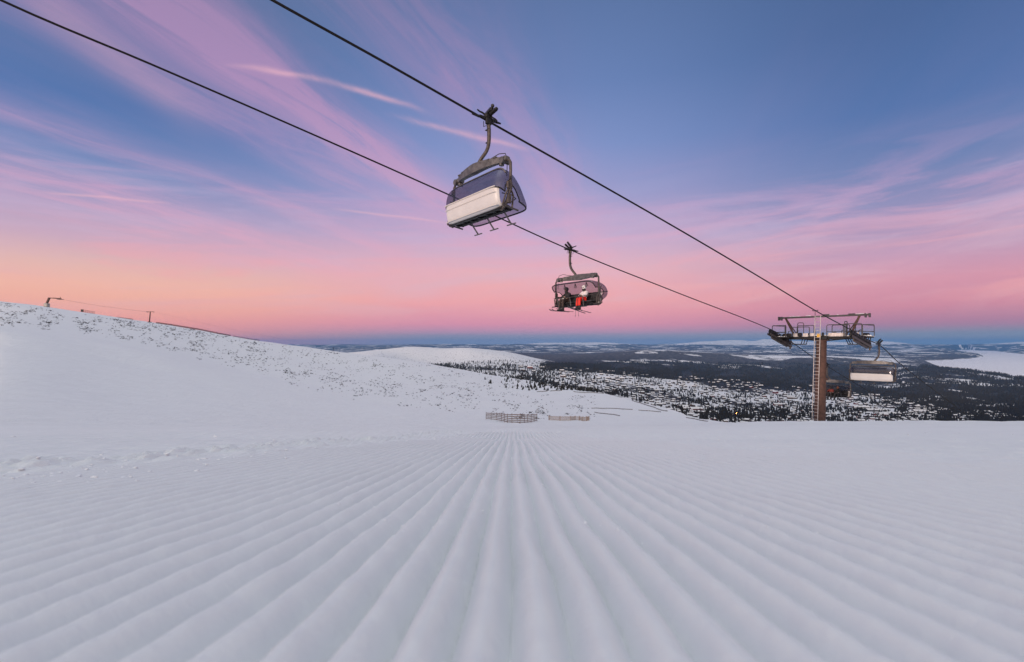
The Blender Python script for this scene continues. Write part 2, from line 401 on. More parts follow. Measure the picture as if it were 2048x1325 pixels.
NEAR_END = 8.0
def pl(d): return 839 + 185.0 / d
P0 = [(.15, pl(.15)), (.5, pl(.5)), (1, pl(1)), (2, pl(2)), (4, pl(4)), (8, pl(8))]
near = Profiles([
    (-1400, P0 + [(20, 850), (45, 780), (100, 660), (130, 610), (300, 560), (360, 570), (460, 620), (900, 800)]),
    (-400, P0 + [(20, 852), (45, 790), (100, 672), (130, 628), (150, 628), (300, 578), (340, 579), (440, 620), (900, 800)]),
    (0, P0 + [(20, 853), (45, 803), (100, 694), (130, 655), (146, 654), (200, 634), (300, 604), (340, 604), (430, 640), (900, 800)]),
    (250, P0 + [(22, 854), (60, 808), (115, 730), (150, 694), (168, 693), (250, 658), (320, 638), (370, 638), (460, 670), (900, 800)]),
    (500, P0 + [(25, 855), (70, 822), (130, 770), (165, 751), (186, 749), (280, 706), (360, 680.5), (400, 680.5), (500, 710), (900, 800)]),
    (700, P0 + [(25, 857), (70, 838), (130, 806), (200, 777), (300, 739), (400, 706.5), (430, 706.5), (560, 740), (900, 820)]),
    (860, P0 + [(25, 857), (70, 843), (130, 821), (220, 786), (320, 751), (420, 729.5), (460, 729.5), (600, 760), (900, 830)]),
    (1040, P0 + [(25, 856), (70, 848), (100, 844), (150, 825), (250, 795), (400, 770), (550, 759), (600, 760), (760, 800), (900, 840)]),
    (1200, P0 + [(25, 855), (70, 848), (100, 843), (150, 828), (250, 802), (350, 787), (400, 786), (600, 830), (900, 900)]),
    (1300, P0 + [(25, 854), (70, 848), (100, 844), (150, 831), (230, 814), (290, 809), (420, 850), (900, 950)]),
    (1365, P0 + [(25, 853), (70, 847), (110, 842), (160, 833), (220, 828), (280, 828), (400, 870), (900, 950)]),
    (1440, P0 + [(25, 850), (50, 846), (80, 844), (130, 843), (150, 843.2), (220, 880), (900, 1000)]),
    (1640, P0 + [(20, 848.3), (36, 843.6), (44, 843.5), (60, 850), (100, 880), (200, 950), (900, 1100)]),
    (2048, P0 + [(20, 848.3), (36, 843.4), (46, 843.2), (60, 850), (100, 880), (200, 950), (900, 1100)]),
    (3000, P0 + [(20, 848.3), (36, 843.4), (46, 843.2), (60, 850), (100, 880), (200, 950), (900, 1100)]),
])
GP = .05                                    # pitch of the groomed ridges, metres
def groove_mask(x, y):
    edge = np.interp(y, [-2, .8, 1.55, 2.4, 3.2, 7.1, 8], [-3.2, -2.6, -1.75, -1.42, -1.25, -.55, -.5])
    n1 = fbm(x * 1.7 + 3, y * 1.3, 3) * .28
    m_ = sstep(edge - .10, edge + .16, x + n1 * .5)
    redge = np.interp(y, [-2, .8, 2.0, 3.5, 5.5, 7.2], [6, 2.6, 2.3, 1.9, 1.25, .75])
    m_ = m_ * (1 - sstep(redge - .7, redge + .5, x + n1 * 2.2))
    return m_ * (1 - sstep(7.0, 7.5, y + n1 * .6))
def near_z(x, y, detail=True):
    """ground height at world x, y"""
    x, y = np.atleast_1d(x).astype(float), np.atleast_1d(y).astype(float)
    d = np.maximum(y, .15); px = CX + FPX * x / np.maximum(d, .15)
    px = np.clip(px, -1400, 3000)
    Yp = near.pts(px, np.clip(d, .15, 900))
    z = (HY - Yp) / FPX * d
    zp = -.19 - (149 / FPX) * y
    w = sstep(7.5, 14.0, y)                 # flat piste up close, surveyed hillside beyond
    z = np.where(y < 7.5, zp, zp * (1 - w) + z * w)
    if detail:
        z = z - .032 * np.exp(-((y - 5.4) / .9) ** 2) * sstep(6, 3, np.abs(x))
        z = z + near_detail(x, y)
    return z
def groove_wob(x, y): return .22 * pnoise(x * .9, y * .35) + .09 * fbm(x * 4, y * 2.2, 3)
def near_detail(x, y):
    gm = groove_mask(x, y)
    ph = x / GP + groove_wob(x, y)
    fr = ph - np.floor(ph)
    ridge = .84 * (1 - np.abs(2 * fr - 1) ** 1.9) + .16 * (.5 - .5 * np.cos(2 * math.pi * fr))      # broad crest, narrow furrow
    amp = .0245 * (1 + .3 * fbm(x * 2, y * 1.1, 2))
    z = gm * amp * (ridge - .55)
    z = z + gm * .0022 * fbm(x * 18, y * 10, 4, .6) + gm * .004 * pnoise(x * 2.2, y * 1.4)
    rough = (1 - gm) * sstep(30, 9, y) * sstep(30, 10, np.abs(x))
    r1 = fbm(x * 3.2, y * 1.4, 5, .6)
    z = z + rough * (.015 * r1 + .007 * fbm(x * 14, y * 6, 4, .6))
    berm = np.exp(-((x - np.interp(y, [-2, .8, 1.55, 2.4, 3.2, 7.1, 8], [-3.6, -3.0, -2.1, -1.75, -1.55, -.95, -.9])) / .34) ** 2) * (1 - sstep(7, 9, y))
    z = z + berm * (.010 + .030 * np.maximum(0, fbm(x * 8, y * 3.4, 5, .7)))
    far = sstep(12, 40, y)
    z = z + sstep(25, 36, y) * sstep(120, 60, y) * .035 * fbm(x * .45, y * .2, 4, .6)
    z = z + far * (.10 * fbm(x * .07, y * .045, 3) * np.clip(y / 60, .3, 3)) + sstep(20, 70, y) * .9 * fbm(x * .012 + 5, y * .012, 3) * np.clip(y / 250, 0, 1)
    z = z + sstep(9, 16, y) * sstep(250, 90, y) * .10 * fbm(x * .30, y * .11, 5, .6)
    return z

# ------------------------------------------------------------------ GROUND: groomed piste and the snowy hillside, one sheet
def build_ground():
    st_ = GP / 14; xs = list(np.arange(0, 728) * st_)
    while xs[-1] < 4.6: st_ = min(.0078, st_ * 1.02); xs.append(xs[-1] + st_)
    while xs[-1] < 900: st_ *= 1.034; xs.append(xs[-1] + st_)
    xs = np.array(xs); xs = np.concatenate([-xs[:0:-1], xs])
    ys = [-3, -2, -1.2, -.7, -.4, -.2, -.1, 0, .05, .1]
    while ys[-1] < 9: ys.append(ys[-1] + max(.008, .0145 * ys[-1]))
    while ys[-1] < 880: ys.append(ys[-1] * 1.021)
    ys = np.array(ys); V = np.zeros((len(ys), len(xs), 3))
    for i, y in enumerate(ys):
        d = max(y, .15); px = np.clip(CX + FPX * xs / d, -1400, 3000)
        zp = -.19 - (149 / FPX) * y
        x0 = xs
        if y < 9:                                # rows of vertices follow the furrows
            xw = x0.copy()
            for _ in range(4): xw = x0 - groove_wob(xw, np.full(len(x0), y)) * GP
            xs_r = xw
        else: xs_r = x0
        px = np.clip(CX + FPX * xs_r / d, -1400, 3000)
        if y < 7.5: z = np.full(len(xs), zp)
        else:
            w = float(sstep(7.5, 14.0, y)); z = zp * (1 - w) + w * (HY - near.row(px, d)) / FPX * d
        yy = np.full(len(xs), y)
        z = z - .032 * math.exp(-((y - 5.4) / .9) ** 2) * sstep(6, 3, np.abs(xs_r)) + near_detail(xs_r, yy)
        V[i, :, 0] = xs_r; V[i, :, 1] = y; V[i, :, 2] = z
    o = np_mesh('ground', V.reshape(-1, 3), grid_faces(len(ys), len(xs)), SNOW)
    o.data.set_sharp_from_angle(angle=R(62)); tag(o, kind='structure')
build_ground()
_dg = np.exp(np.linspace(math.log(9), math.log(800), 700))
def near_hit(px, py):
    """first point of the hillside met along a line of sight; None when it misses"""
    Yv = near.pts(np.full(len(_dg), px), _dg)
    k = np.nonzero(Yv <= py)[0]
    if not len(k): return None
    d = _dg[k[0]]; x = (px - CX) / FPX * d
    return Vector((x, d, float(near_z(x, d)[0])))

# ------------------------------------------------------------------ TERRAIN: valley, wooded hills and far mountains
LAKE_Z = -205.0
def fl(d, z=-200): return (d, HY - z / d * FPX)
far = Profiles([
    (-400, [fl(350), fl(1000), fl(3000), fl(8000), (14000, 700), (20000, 693), (24000, 691), (27000, 694)]),
    (560, [fl(350), fl(1000), fl(3000), fl(8000), (12000, 703), (17000, 695), (22000, 690), (27000, 694)]),
    (660, [fl(350), (1000, 830), (2300, 722), (3000, 712), (4000, 718), (8000, 710), (13000, 701), (18000, 694), (22000, 690), (27000, 694)]),
    (740, [fl(350), (1000, 800), (2000, 735), (3000, 703), (3300, 702), (4200, 716), (8000, 709), (13000, 700), (18000, 694), (22000, 690), (27000, 694)]),
    (825, [fl(350), (1000, 795), (2000, 740), (2600, 722), (3300, 694.5), (3600, 694.5), (4500, 715), (8000, 708), (13000, 699), (18000, 692), (22000, 689.5), (27000, 694)]),
    (890, [fl(350), (1000, 795), (2000, 742), (2600, 725), (3300, 697.5), (3600, 697.5), (4500, 715), (8000, 708), (13000, 699), (18000, 691.5), (22000, 689), (27000, 694)]),
    (930, [fl(350), (1000, 795), (2000, 744), (2600, 727), (3300, 696), (3600, 696), (4500, 715), (8000, 707), (13000, 698), (18000, 693), (22000, 690), (27000, 694)]),
    (1010, [fl(350), (1000, 795), (2000, 748), (2600, 731), (3300, 704), (3500, 703), (4500, 718), (8000, 707), (13000, 698), (18000, 692), (22000, 689.5), (27000, 694)]),
    (1090, [fl(350), (900, 800), (1500, 772), (2500, 741), (3200, 722), (3500, 719), (4300, 721), (6000, 713), (9000, 706), (14000, 697), (18000, 692), (22000, 687), (27000, 694)]),
    (1200, [fl(350), (900, 812), (1500, 784), (2500, 748), (3500, 731), (4500, 718), (6000, 707), (7000, 708), (10000, 703), (15000, 696), (18000, 691), (22000, 685.5), (27000, 694)]),
    (1300, [fl(350), (1000, 828), (1500, 795), (2500, 757), (3500, 735), (5000, 713), (6300, 701), (7300, 703), (11000, 700), (15000, 697), (18000, 693), (22000, 690), (27000, 694)]),
    (1420, [fl(350), (1000, 845), (1500, 812), (2500, 767), (3500, 742), (5000, 720), (6300, 706.5), (7300, 708), (11000, 702), (15000, 697), (18000, 691), (22000, 683), (27000, 694)]),
    (1480, [fl(350), (1100, 848), (1500, 818), (2500, 770), (3500, 744), (5000, 723), (6300, 709), (7300, 710), (11000, 703), (15000, 697), (18000, 690), (22000, 680), (27000, 694)]),
    (1506, [fl(350), (1100, 850), (1500, 819), (2500, 771), (3500, 745), (5000, 724), (6300, 710), (7300, 711), (11000, 703), (15000, 697), (18000, 690), (22000, 683), (27000, 694)]),
    (1530, [fl(350), (1100, 850), (1500, 820), (2500, 772), (3500, 746), (5000, 725), (6300, 711), (7300, 712), (11000, 703), (15000, 697), (18000, 689), (22000, 679), (27000, 694)]),
    (1620, [fl(350), (1200, 850), (1600, 815), (2200, 786), (3000, 763), (4200, 738), (5500, 713), (6300, 713), (9000, 708), (13000, 701), (18000, 692), (22000, 684), (27000, 694)]),
    (1700, [fl(350), (1200, 850), (1600, 817), (2200, 788), (3000, 764), (4200, 740), (5500, 716), (6300, 716), (9000, 710), (13000, 702), (18000, 692), (22000, 685), (27000, 694)]),
    (1760, [fl(350), (1200, 852), (1600, 818), (2200, 789), (3000, 764), (4000, 742), (5000, 724), (5600, 723), (8000, 715), (12000, 703), (18000, 692), (22000, 683), (27000, 694)]),
    (1850, [fl(350), (1150, 856), (1330, 840), (1600, 814), (2100, 786), (3000, 754), (4300, 732), (4700, 732), fl(6200, -203), fl(8500, -190), fl(11000, -150), (15000, 698), (22000, 690), (27000, 694)]),
    (1930, [fl(350), (1150, 857), (1330, 842), (1600, 818), (2100, 788), (2900, 757), (3700, 740), (3950, 741), fl(5000, -212), fl(7800, -208), fl(8800, -165), fl(12000, -180), (17000, 700), (22000, 690), (27000, 694)]),
    (1990, [fl(350), (1150, 857), (1330, 843), (1600, 820), (2100, 791), (2600, 765), (3200, 748.5), (3500, 752), fl(4600, -212), fl(9000, -214), fl(15000, -212), (18500, 698), (22000, 688), (27000, 694)]),
    (2048, [fl(350), (1150, 857), (1330, 844), (1600, 822), (2000, 792), (2400, 768), (2720, 757.5), (3050, 762), fl(4200, -214), fl(9600, -214), fl(11500, -205), (15000, 698), (22000, 685), (27000, 694)]),
    (2500, [fl(350), (1150, 857), (1330, 845), (1600, 824), (2000, 800), (2500, 785), (2900, 780), fl(4000, -214), fl(8000, -214), fl(10000, -205), (15000, 698), (22000, 688), (27000, 694)]),
])
def far_z(x, y):
    x, y = np.atleast_1d(x).astype(float), np.atleast_1d(y).astype(float)
    px = np.clip(CX + FPX * x / y, -400, 2500); z = (HY - far.pts(px, y)) / FPX * y
    return z + far_detail(x, y)
def far_detail(x, y):
    return 9 * fbm(x / 900, y / 1300, 4) * sstep(700, 2500, y) * (1 + y / 9000) * .55 + 26 * fbm(x / 2600, y / 3600, 4) * sstep(7500, 14000, y)
def terrain_cover(px, Yv, d, x, y):
    """share of the ground under trees, 0..1"""
    n = fbm(x / 420, y / 700, 4) ; nb = fbm(x / 1500 + 4, y / 3200, 3)
    f = np.full(px.shape, .12)
    # village floor
    f = np.where(d < 3300, .20 + .32 * sstep(-.2, .5, n), f)
    # dark forest belt beyond the village, nearer on the right
    edge = np.interp(px, [900, 1100, 1300, 1450, 1600, 1750, 1850, 2048], [2700, 2650, 2500, 2450, 2350, 2050, 1750, 1500])
    belt = sstep(-120, 220, d - edge + 260 * n)
    f = f * (1 - belt) + belt * (.93 - .16 * sstep(.0, .5, fbm(x / 300 + 3, y / 520, 4)))
    # snowy clearings inside the right-hand forest
    cl = sstep(.18, .42, fbm(x / 260 + 8, y / 420, 4) + .25 * np.exp(-((px - 1860) / 90) ** 2 - ((Yv - 766) / 9) ** 2) * 2.2)
    f = f - belt * cl * .45 * sstep(1650, 1800, px)
    strip = np.exp(-((Yv - 715.5) / 3.2) ** 2) * sstep(1430, 1500, px) * sstep(1810, 1770, px) * sstep(5000, 5600, d) * sstep(7400, 7000, d)
    strip2 = np.exp(-((Yv - np.interp(px, [1100, 1300, 1500], [715, 728, 738])) / 2.5) ** 2) * sstep(1080, 1150, px) * sstep(1560, 1480, px) * sstep(-.1, .15, fbm(x / 500, y / 900, 3) + .1)
    # crest of the wooded hill and its frosted slopes
    crest = sstep(4200, 6200, d) * (1 - sstep(6900, 7600, d)) * sstep(1120, 1250, px) * (1 - sstep(1770, 1830, px))
    f = f - crest * (.22 + .42 * sstep(1460, 1580, px) + .25 * sstep(-.1, .4, n)) 
    top = np.exp(-((px - 1300) / 55) ** 2) * sstep(5900, 6250, d) * (1 - sstep(7200, 7600, d)); f = f - top * .8
    mid = sstep(3300, 4000, d) * (1 - sstep(4300, 5000, d)) * sstep(1180, 1300, px) * (1 - sstep(1500, 1620, px))
    f = f - mid * .45 * sstep(.0, .35, n + .1)
    f = f - strip * 0.0 - strip2 * .40 * sstep(3200, 3600, d)
    # bare sunlit hill
    bare = np.exp(-(np.abs((px - 880) / 215)) ** 6) * sstep(2450, 2760, d + 90 * n) * (1 - sstep(4000, 4400, d))
    f = f * (1 - bare)
    # far plain and mountains
    plain = sstep(7300, 8200, d)
    bog = sstep(.26, .36, fbm(x / 760 + 2, y / 620, 5, .6))
    f = f * (1 - plain) + plain * (.97 - .85 * bog)
    mt = sstep(690.5, 688.0, Yv + .8 * nb - 1.2 * (sstep(1380, 1500, px) * sstep(1850, 1760, px))) * sstep(15000, 17500, d)
    f = f * (1 - mt)
    return np.clip(f, 0, 1)
def terrain_mat():
    m = bpy.data.materials.new('snow_and_forest_cover'); m.use_nodes = True; t = m.node_tree; b = t.nodes['Principled BSDF']
    b.inputs['Roughness'].default_value = .8; b.inputs['Specular IOR Level'].default_value = .1
    at = t.nodes.new('ShaderNodeAttribute'); at.attribute_name = 'cover'; cov = Nd(t, at.outputs['Fac'])
    g = t.nodes.new('ShaderNodeNewGeometry').outputs['Position']
    sp = t.nodes.new('ShaderNodeSeparateXYZ'); t.links.new(g, sp.inputs[0]); gx, gy = Nd(t, sp.outputs[0]), Nd(t, sp.outputs[1])
    n1 = noise(t, vec(t, gx * .030, gy * .016), 1.0, 5.0, .7)
    n2 = noise(t, vec(t, gx * .004, gy * .0022), 1.0, 4.0, .6)
    n3 = noise(t, vec(t, gx * .014, gy * .0032), 1.0, 4.0, .7)
    v = n1 * .42 + n2 * .18 + n3 * .40
    f = (cov * .85 + .075 - v).map(-.035, .045)
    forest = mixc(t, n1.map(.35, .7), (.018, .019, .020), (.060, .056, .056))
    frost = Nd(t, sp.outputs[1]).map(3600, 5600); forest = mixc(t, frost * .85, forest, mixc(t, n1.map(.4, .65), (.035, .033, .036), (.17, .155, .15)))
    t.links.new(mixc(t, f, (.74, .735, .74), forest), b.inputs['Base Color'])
    return m
def build_terrain():
    u = np.linspace(-1.45, 1.52, 1150); ds = [360.0]
    while ds[-1] < 27000: ds.append(ds[-1] * 1.0105)
    ds = np.array(ds); V = np.zeros((len(ds), len(u), 3)); cov = np.zeros((len(ds), len(u)))
    px = CX + FPX * u; pxc = np.clip(px, -400, 2500)
    for i, d in enumerate(ds):
        Yv = far.row(pxc, d); x = u * d; y = np.full(len(u), d)
        z = (HY - Yv) / FPX * d + far_detail(x, y)
        V[i, :, 0] = x; V[i, :, 1] = d; V[i, :, 2] = z
        cov[i] = terrain_cover(px, Yv, np.full(len(u), d), x, y)
    # the lake bed is pressed under the ice
    ins = in_poly(V[:, :, 0], V[:, :, 1], LAKE)
    V[:, :, 2] = np.where(ins, LAKE_Z - 4, np.where((V[:, :, 0] > .80 * V[:, :, 1]) & (V[:, :, 1] > 2700), np.maximum(V[:, :, 2], LAKE_Z + 3), V[:, :, 2]))
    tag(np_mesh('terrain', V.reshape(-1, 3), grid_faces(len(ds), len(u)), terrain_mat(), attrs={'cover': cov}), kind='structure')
def lake_pt(px, py): d = -LAKE_Z * FPX / (py - HY); return ((px - CX) / FPX * d, d)
LAKE = [lake_pt(*p) for p in ((2400, 835), (2048, 775), (1900, 742), (1848, 721.5), (1901, 720.5), (1912, 718.5), (1940, 717.5), (1966, 713.5), (1955, 709), (1930, 704.5), (1884, 700.2),
                              (1930, 699.2), (1960, 701.5), (1990, 702.2), (2012, 705), (2048, 708.5), (2400, 730))]
def in_poly(x, y, P):
    c = np.zeros(x.shape, bool); j = len(P) - 1
    for i in range(len(P)):
        xi, yi = P[i]; xj, yj = P[j]
        c ^= ((yi > y) != (yj > y)) & (x < (xj - xi) * (y - yi) / (yj - yi + 1e-9) + xi); j = i
    return c
build_terrain()
def build_lake():
    m = bpy.data.materials.new('frozen_lake_snow'); m.use_nodes = True; t = m.node_tree; b = t.nodes['Principled BSDF']
    b.inputs['Roughness'].default_value = .7; b.inputs['Specular IOR Level'].default_value = .2
    g = t.nodes.new('ShaderNodeNewGeometry').outputs['Position']
    t.links.new(mixc(t, noise(t, g, .0012, 4.0, .6), (.72, .70, .72), (.84, .83, .85)), b.inputs['Base Color'])
    mb = MB()
    # a sheet somewhat larger than the open ice, it dips under the shore all round
    cx_ = sum(p[0] for p in LAKE) / len(LAKE); cy_ = sum(p[1] for p in LAKE) / len(LAKE)
    mb.add([(.82 * 2900, 2900, LAKE_Z), (26000, 2900, LAKE_Z), (26000, 19500, LAKE_Z), (.82 * 19500, 19500, LAKE_Z)], [(0, 1, 2, 3)])
    tag(mb.build('lake', m, smooth=False), kind='structure')
build_lake()
_df = np.exp(np.linspace(math.log(700), math.log(9000), 900))
# ------------------------------------------------------------------ CHAIRLIFT
SU, CU = .780, .625                         # lift runs along U, to the right of the view and away; W is its right-hand side
U3, W3 = Vector((SU, CU, 0)), Vector((CU, -SU, 0))
def rope_pt(side, px):
    """plan position of a rope at a bearing; A is the right (descending) rope, B the left one"""
    D = 39.0 * (2240 - 1735) / (2240 - px) if side == 'A' else 43.7 * (2240 - 1565) / (2240 - px)
    return (px - CX) / FPX * D, D
def rp(side, px, py): x, d = rope_pt(side, px); return Vector((x, d, (HY - py) / FPX * d))
ROPE_PTS = {'A': [(-700, -690), (250, -168), (540, -2), (760, 120), (950, 228), (1170, 352), (1345, 452), (1500, 543), (1640, 627), (1705, 662), (1722, 672), (1736, 680), (1758, 690), (1791, 720), (1834, 755), (1870, 782), (1929, 828), (1975, 872)],
            'B': [(-900, -520), (-400, -214), (0, 0), (300, 128), (600, 258), (900, 391), (1140, 500), (1345, 582), (1545, 661), (1562, 670), (1577, 680), (1625, 714), (1717, 771), (1784, 808), (1850, 850)]}
def build_rope(side, label):
    pts = [rp(side, *p) for p in ROPE_PTS[side]]
    # resample smoothly along the lift
    t = np.array([p.dot(U3) for p in pts]); P = np.array(pts); tt = np.linspace(t[0], t[-1], 160)
    q = [Vector([float(herm(t, P[:, k], pchip_slopes(t, P[:, k]), np.array([v]))[0]) for k in range(3)]) for v in tt]
    mb = MB(); mb.tube(q, .034, 8)
    o = mb.build('haul_rope', ROPEM); tag(o, label, 'rope', 'haul ropes of the chairlift')
    return o
build_rope('A', 'upper black haul rope carrying the large near chair')
build_rope('B', 'lower black haul rope carrying the chair with two riders on it')

def shell_sheet(prof, X0, k_end, n_x=40, power=6.0, centre=(.1, -2.85), thick=.02, mat=None, kside=1.0):
    """sheet swept across the chair: the profile (y, z) keeps its size in the middle and curls towards the centre at both ends"""
    P = []
    for i in range(len(prof) - 1):
        for t in np.linspace(0, 1, 6, endpoint=False): P.append((prof[i], prof[i + 1], t, i))
    # smooth the profile
    pp = [Vector((p[0], p[1], 0)) for p in prof]
    sm = []
    for i in range(len(pp) - 1):
        p0, p1, p2, p3 = pp[max(i - 1, 0)], pp[i], pp[i + 1], pp[min(i + 2, len(pp) - 1)]
        for t in np.linspace(0, 1, 5, endpoint=False):
            sm.append(.5 * ((2 * p1) + (p2 - p0) * t + (2 * p0 - 5 * p1 + 4 * p2 - p3) * t * t + (3 * p1 - p0 - 3 * p2 + p3) * t ** 3))
    sm.append(pp[-1])
    kmin = k_end; th_max = math.acos(kmin ** (power / 2)) if kmin > 0 else math.pi / 2
    ths = np.linspace(-th_max, th_max, n_x)
    vs = []
    for th in ths:
        k = abs(math.cos(th)) ** (2 / power); xx = math.copysign(abs(math.sin(th)) ** (2 / power), math.sin(th)) * X0
        for s_ in sm: vs.append((xx, centre[0] + (s_.x - centre[0]) * k, centre[1] + (s_.y - centre[1]) * k))
    n = len(sm)
    fs = [(i * n + j, (i + 1) * n + j, (i + 1) * n + j + 1, i * n + j + 1) for i in range(n_x - 1) for j in range(n - 1)]
    return vs, fs, sm, ths
CS = .945                                   # overall size of a chair
XC = -.46                                   # the chair hangs to one side of its grip
BUBBLE_PROF = [(-.50, -2.62), (-.48, -2.30), (-.36, -2.03), (-.08, -1.93), (.24, -2.05), (.54, -2.36), (.77, -2.76), (.88, -2.98), (.90, -3.08), (.86, -3.15)]
SHELL_PROF = [(-.30, -3.26), (-.40, -3.22), (-.47, -3.08), (-.51, -2.85), (-.52, -2.60)]
def make_chair(kind):
    """kind: 'down' bubble closed, 'up' bubble swung back"""
    root = empty('chairlift_chair')
    # grip
    mb = MB()
    mb.bar((0, -.42, 0.015), (0, .40, 0.015), .10, .13, bev=.03); mb.tube([(0, -.75, 0), (0, -.42, 0.0)], [.036, .06], 10); mb.tube([(0, .40, 0), (0, .62, 0)], [.06, .034], 10)
    mb.box((.02, 0, .10), (.16, .34, .20), bev=.04)
    mb.box((.06, -.02, -.12), (.13, .26, .28), bev=.03)
    mb.tube([(-.16, -.10, -.05), (-.16, -.10, -.28), (.02, -.10, -.30)], .014, 6); mb.tube([(.14, .14, -.02), (.18, .16, -.24)], .014, 6)
    grip = mb.build('grip', DARK, root)
    for sx in (-.02, .17):
        mb = MB(); a_ = Vector((sx - .06, -.06 + sx * .5, .16)); b_ = Vector((sx + .10, .14 + sx * .5, .47 if sx < 0 else .40)); ax = (b_ - a_)
        mb.tube([a_, b_], .045, 10)
        N = ax.orthogonal().normalized(); B = ax.normalized().cross(N)
        mb.tube([a_ + ax * (i / 96) + (N * math.cos(i * .62) + B * math.sin(i * .62)) * .075 for i in range(97)], .013, 5)
        mb.tube([b_, b_ + ax.normalized() * .05], .06, 10)
        mb.build('grip_spring', DARK, grip)
    mb = MB(); mb.ball((.15, .12, .54), .075, 10); mb.tube([(.10, .06, .34), (.15, .12, .54)], .03, 7); mb.ball((.28, .18, .40), .055, 8); mb.tube([(.14, .06, .2), (.28, .18, .40)], .026, 7); mb.build('grip_roller', BLACK, grip)
    mb = MB(); mb.tube([(0, -.08, .12), (-.08, -.22, .24), (-.12, -.32, .27), (-.14, -.42, .33)], [.045, .04, .035, .03], 7)
    mb.tube([(.06, .10, .12), (.14, .24, .04), (.16, .34, -.02)], [.035, .03, .03], 7); mb.build('grip_lever', DARK, grip)
    for g_ in [grip] : g_.scale = (.82, .86, .82)
    # hanger
    mb = MB(); hang = [(.02, 0, -.05), (.05, .01, -.40), (.05, 0, -.80), (.01, -.06, -1.08), (-.12, -.18, -1.33), (-.28, -.22, -1.50), (-.46, -.25, -1.58)]
    rr = [.075, .072, .068, .066, .064, .064, .07]
    sm = []
    for i in range(len(hang) - 1):
        p0, p1, p2, p3 = (Vector(hang[max(min(j, len(hang) - 1), 0)]) for j in (i - 1, i, i + 1, i + 2))
        for t in (0, .33, .66): sm.append(.5 * ((2 * p1) + (p2 - p0) * t + (2 * p0 - 5 * p1 + 4 * p2 - p3) * t * t + (3 * p1 - p0 - 3 * p2 + p3) * t ** 3))
    sm.append(Vector(hang[-1])); mb.tube(sm, .062, 10)
    mb.build('hanger', RUST if kind == 'x' else GALV, root)
    mb = MB(); mb.tube([p + Vector((-.10, 0, 0)) for p in sm[:14]], .012, 5)
    mb.box((-.02, .01, -.78), (.18, .10, .03), bev=.01); mb.box((0, .0, -.36), (.2, .12, .03), bev=.01); mb.build('hose', BLACK, root)
    # bowed cross beam with hubs
    mb = MB(); n = 16; bow = []
    for i in range(n + 1):
        x = -1.38 + 2.76 * i / n; f = 1 - (x / 1.38) ** 2
        bow.append(Vector((XC + x, -.24 * f ** .8, -1.64 + .03 * f)))
    vs, fs = [], []
    for i, p in enumerate(bow):
        f = 1 - abs(i / n - .5) * 2; hh = .08 + .085 * f ** .7; dd = .06 + .05 * f
        for (yy, zz) in ((-dd, -hh), (dd, -hh), (dd * .7, hh), (-dd * .7, hh)): vs.append((p.x, p.y + yy, p.z + zz))
    for i in range(n):
        for j in range(4): fs.append((i * 4 + j, i * 4 + (j + 1) % 4, i * 4 + 4 + (j + 1) % 4, i * 4 + 4 + j))
    fs += [(3, 2, 1, 0), tuple(n * 4 + j for j in range(4))]
    mb.add(vs, fs)
    for x in (-1.02, -.72, -.30, .30, .72, 1.02): mb.box((XC + x, -.24 * (1 - (x / 1.38) ** 2) ** .8 - .02, -1.52 + .02 * (1 - abs(x))), (.24, .10, .05), bev=.012)
    beam = mb.build('cross_beam', ARM, root)
    for s_ in (-1, 1):
        mb = MB(); mb.box((XC + s_ * 1.34, 0, -1.64), (.40, .24, .19), bev=.04); mb.tube([(XC + s_ * 1.40, -.16, -1.68), (XC + s_ * 1.40, .16, -1.68)], .105, 12)
        mb.tube([(XC + s_ * 1.24, -.02, -1.80), (XC + s_ * 1.24, -.02, -1.58)], .085, 10); mb.build('hub', ARM, beam)
    # hose loop over the right hub
    mb = MB(); mb.tube([(-.42, -.3, -1.50), (-.15, -.2, -1.52), (.25, -.1, -1.45), (.62, 0, -1.36), (.90, .04, -1.42), (1.0, .04, -1.62), (1.02, .02, -1.95), (1.03, 0, -2.2)], .014, 6); mb.build('hose', BLACK, root)
    # side frames
    for s_ in (-1, 1):
        mb = MB(); q = [(XC + s_ * 1.40, 0, -1.68), (XC + s_ * 1.60, 0, -1.70), (XC + s_ * 1.68, .0, -1.80), (XC + s_ * 1.69, 0, -2.05), (XC + s_ * 1.69, -.02, -2.70), (XC + s_ * 1.66, -.12, -3.02), (XC + s_ * 1.62, -.22, -3.25), (XC + s_ * 1.45, -.20, -3.31)]
        mb.tube(q, .048, 8)
        mb.tube([(XC + s_ * 1.69, -.02, -2.55), (XC + s_ * 1.69, -.20, -2.85), (XC + s_ * 1.66, -.30, -3.2)], .03, 7)
        mb.tube([(XC + s_ * 1.69, -.02, -2.62), (XC + s_ * 1.68, .12, -2.85), (XC + s_ * 1.64, .10, -3.22)], .03, 7)
        mb.tube([(XC + s_ * 1.66, -.30, -3.2), (XC + s_ * 1.64, .35, -3.28)], .03, 7)
        mb.box((XC + s_ * 1.69, -.05, -2.55), (.09, .22, .26), bev=.03); mb.box((XC + s_ * 1.69, -.06, -2.98), (.07, .16, .30), bev=.02)
        mb.tube([(XC + s_ * 1.72, -.02, -2.32), (XC + s_ * 1.80, -.1, -2.30), (XC + s_ * 1.66, -.06, -2.42)], .02, 6)
        mb.build('side_frame', GALV, root)
    # back shell
    vs, fs, sm2, ths = shell_sheet(SHELL_PROF, 1.60, .80, 44, 9.0, centre=(.25, -2.85)); mb = MB()
    mb.add([(v[0] + XC, v[1], v[2]) for v in vs], fs); sh = mb.build('back_shell', CREAM, root)
    so = sh.modifiers.new('thickness', 'SOLIDIFY'); so.thickness = .03
    mb = MB()   # mouldings across the shell
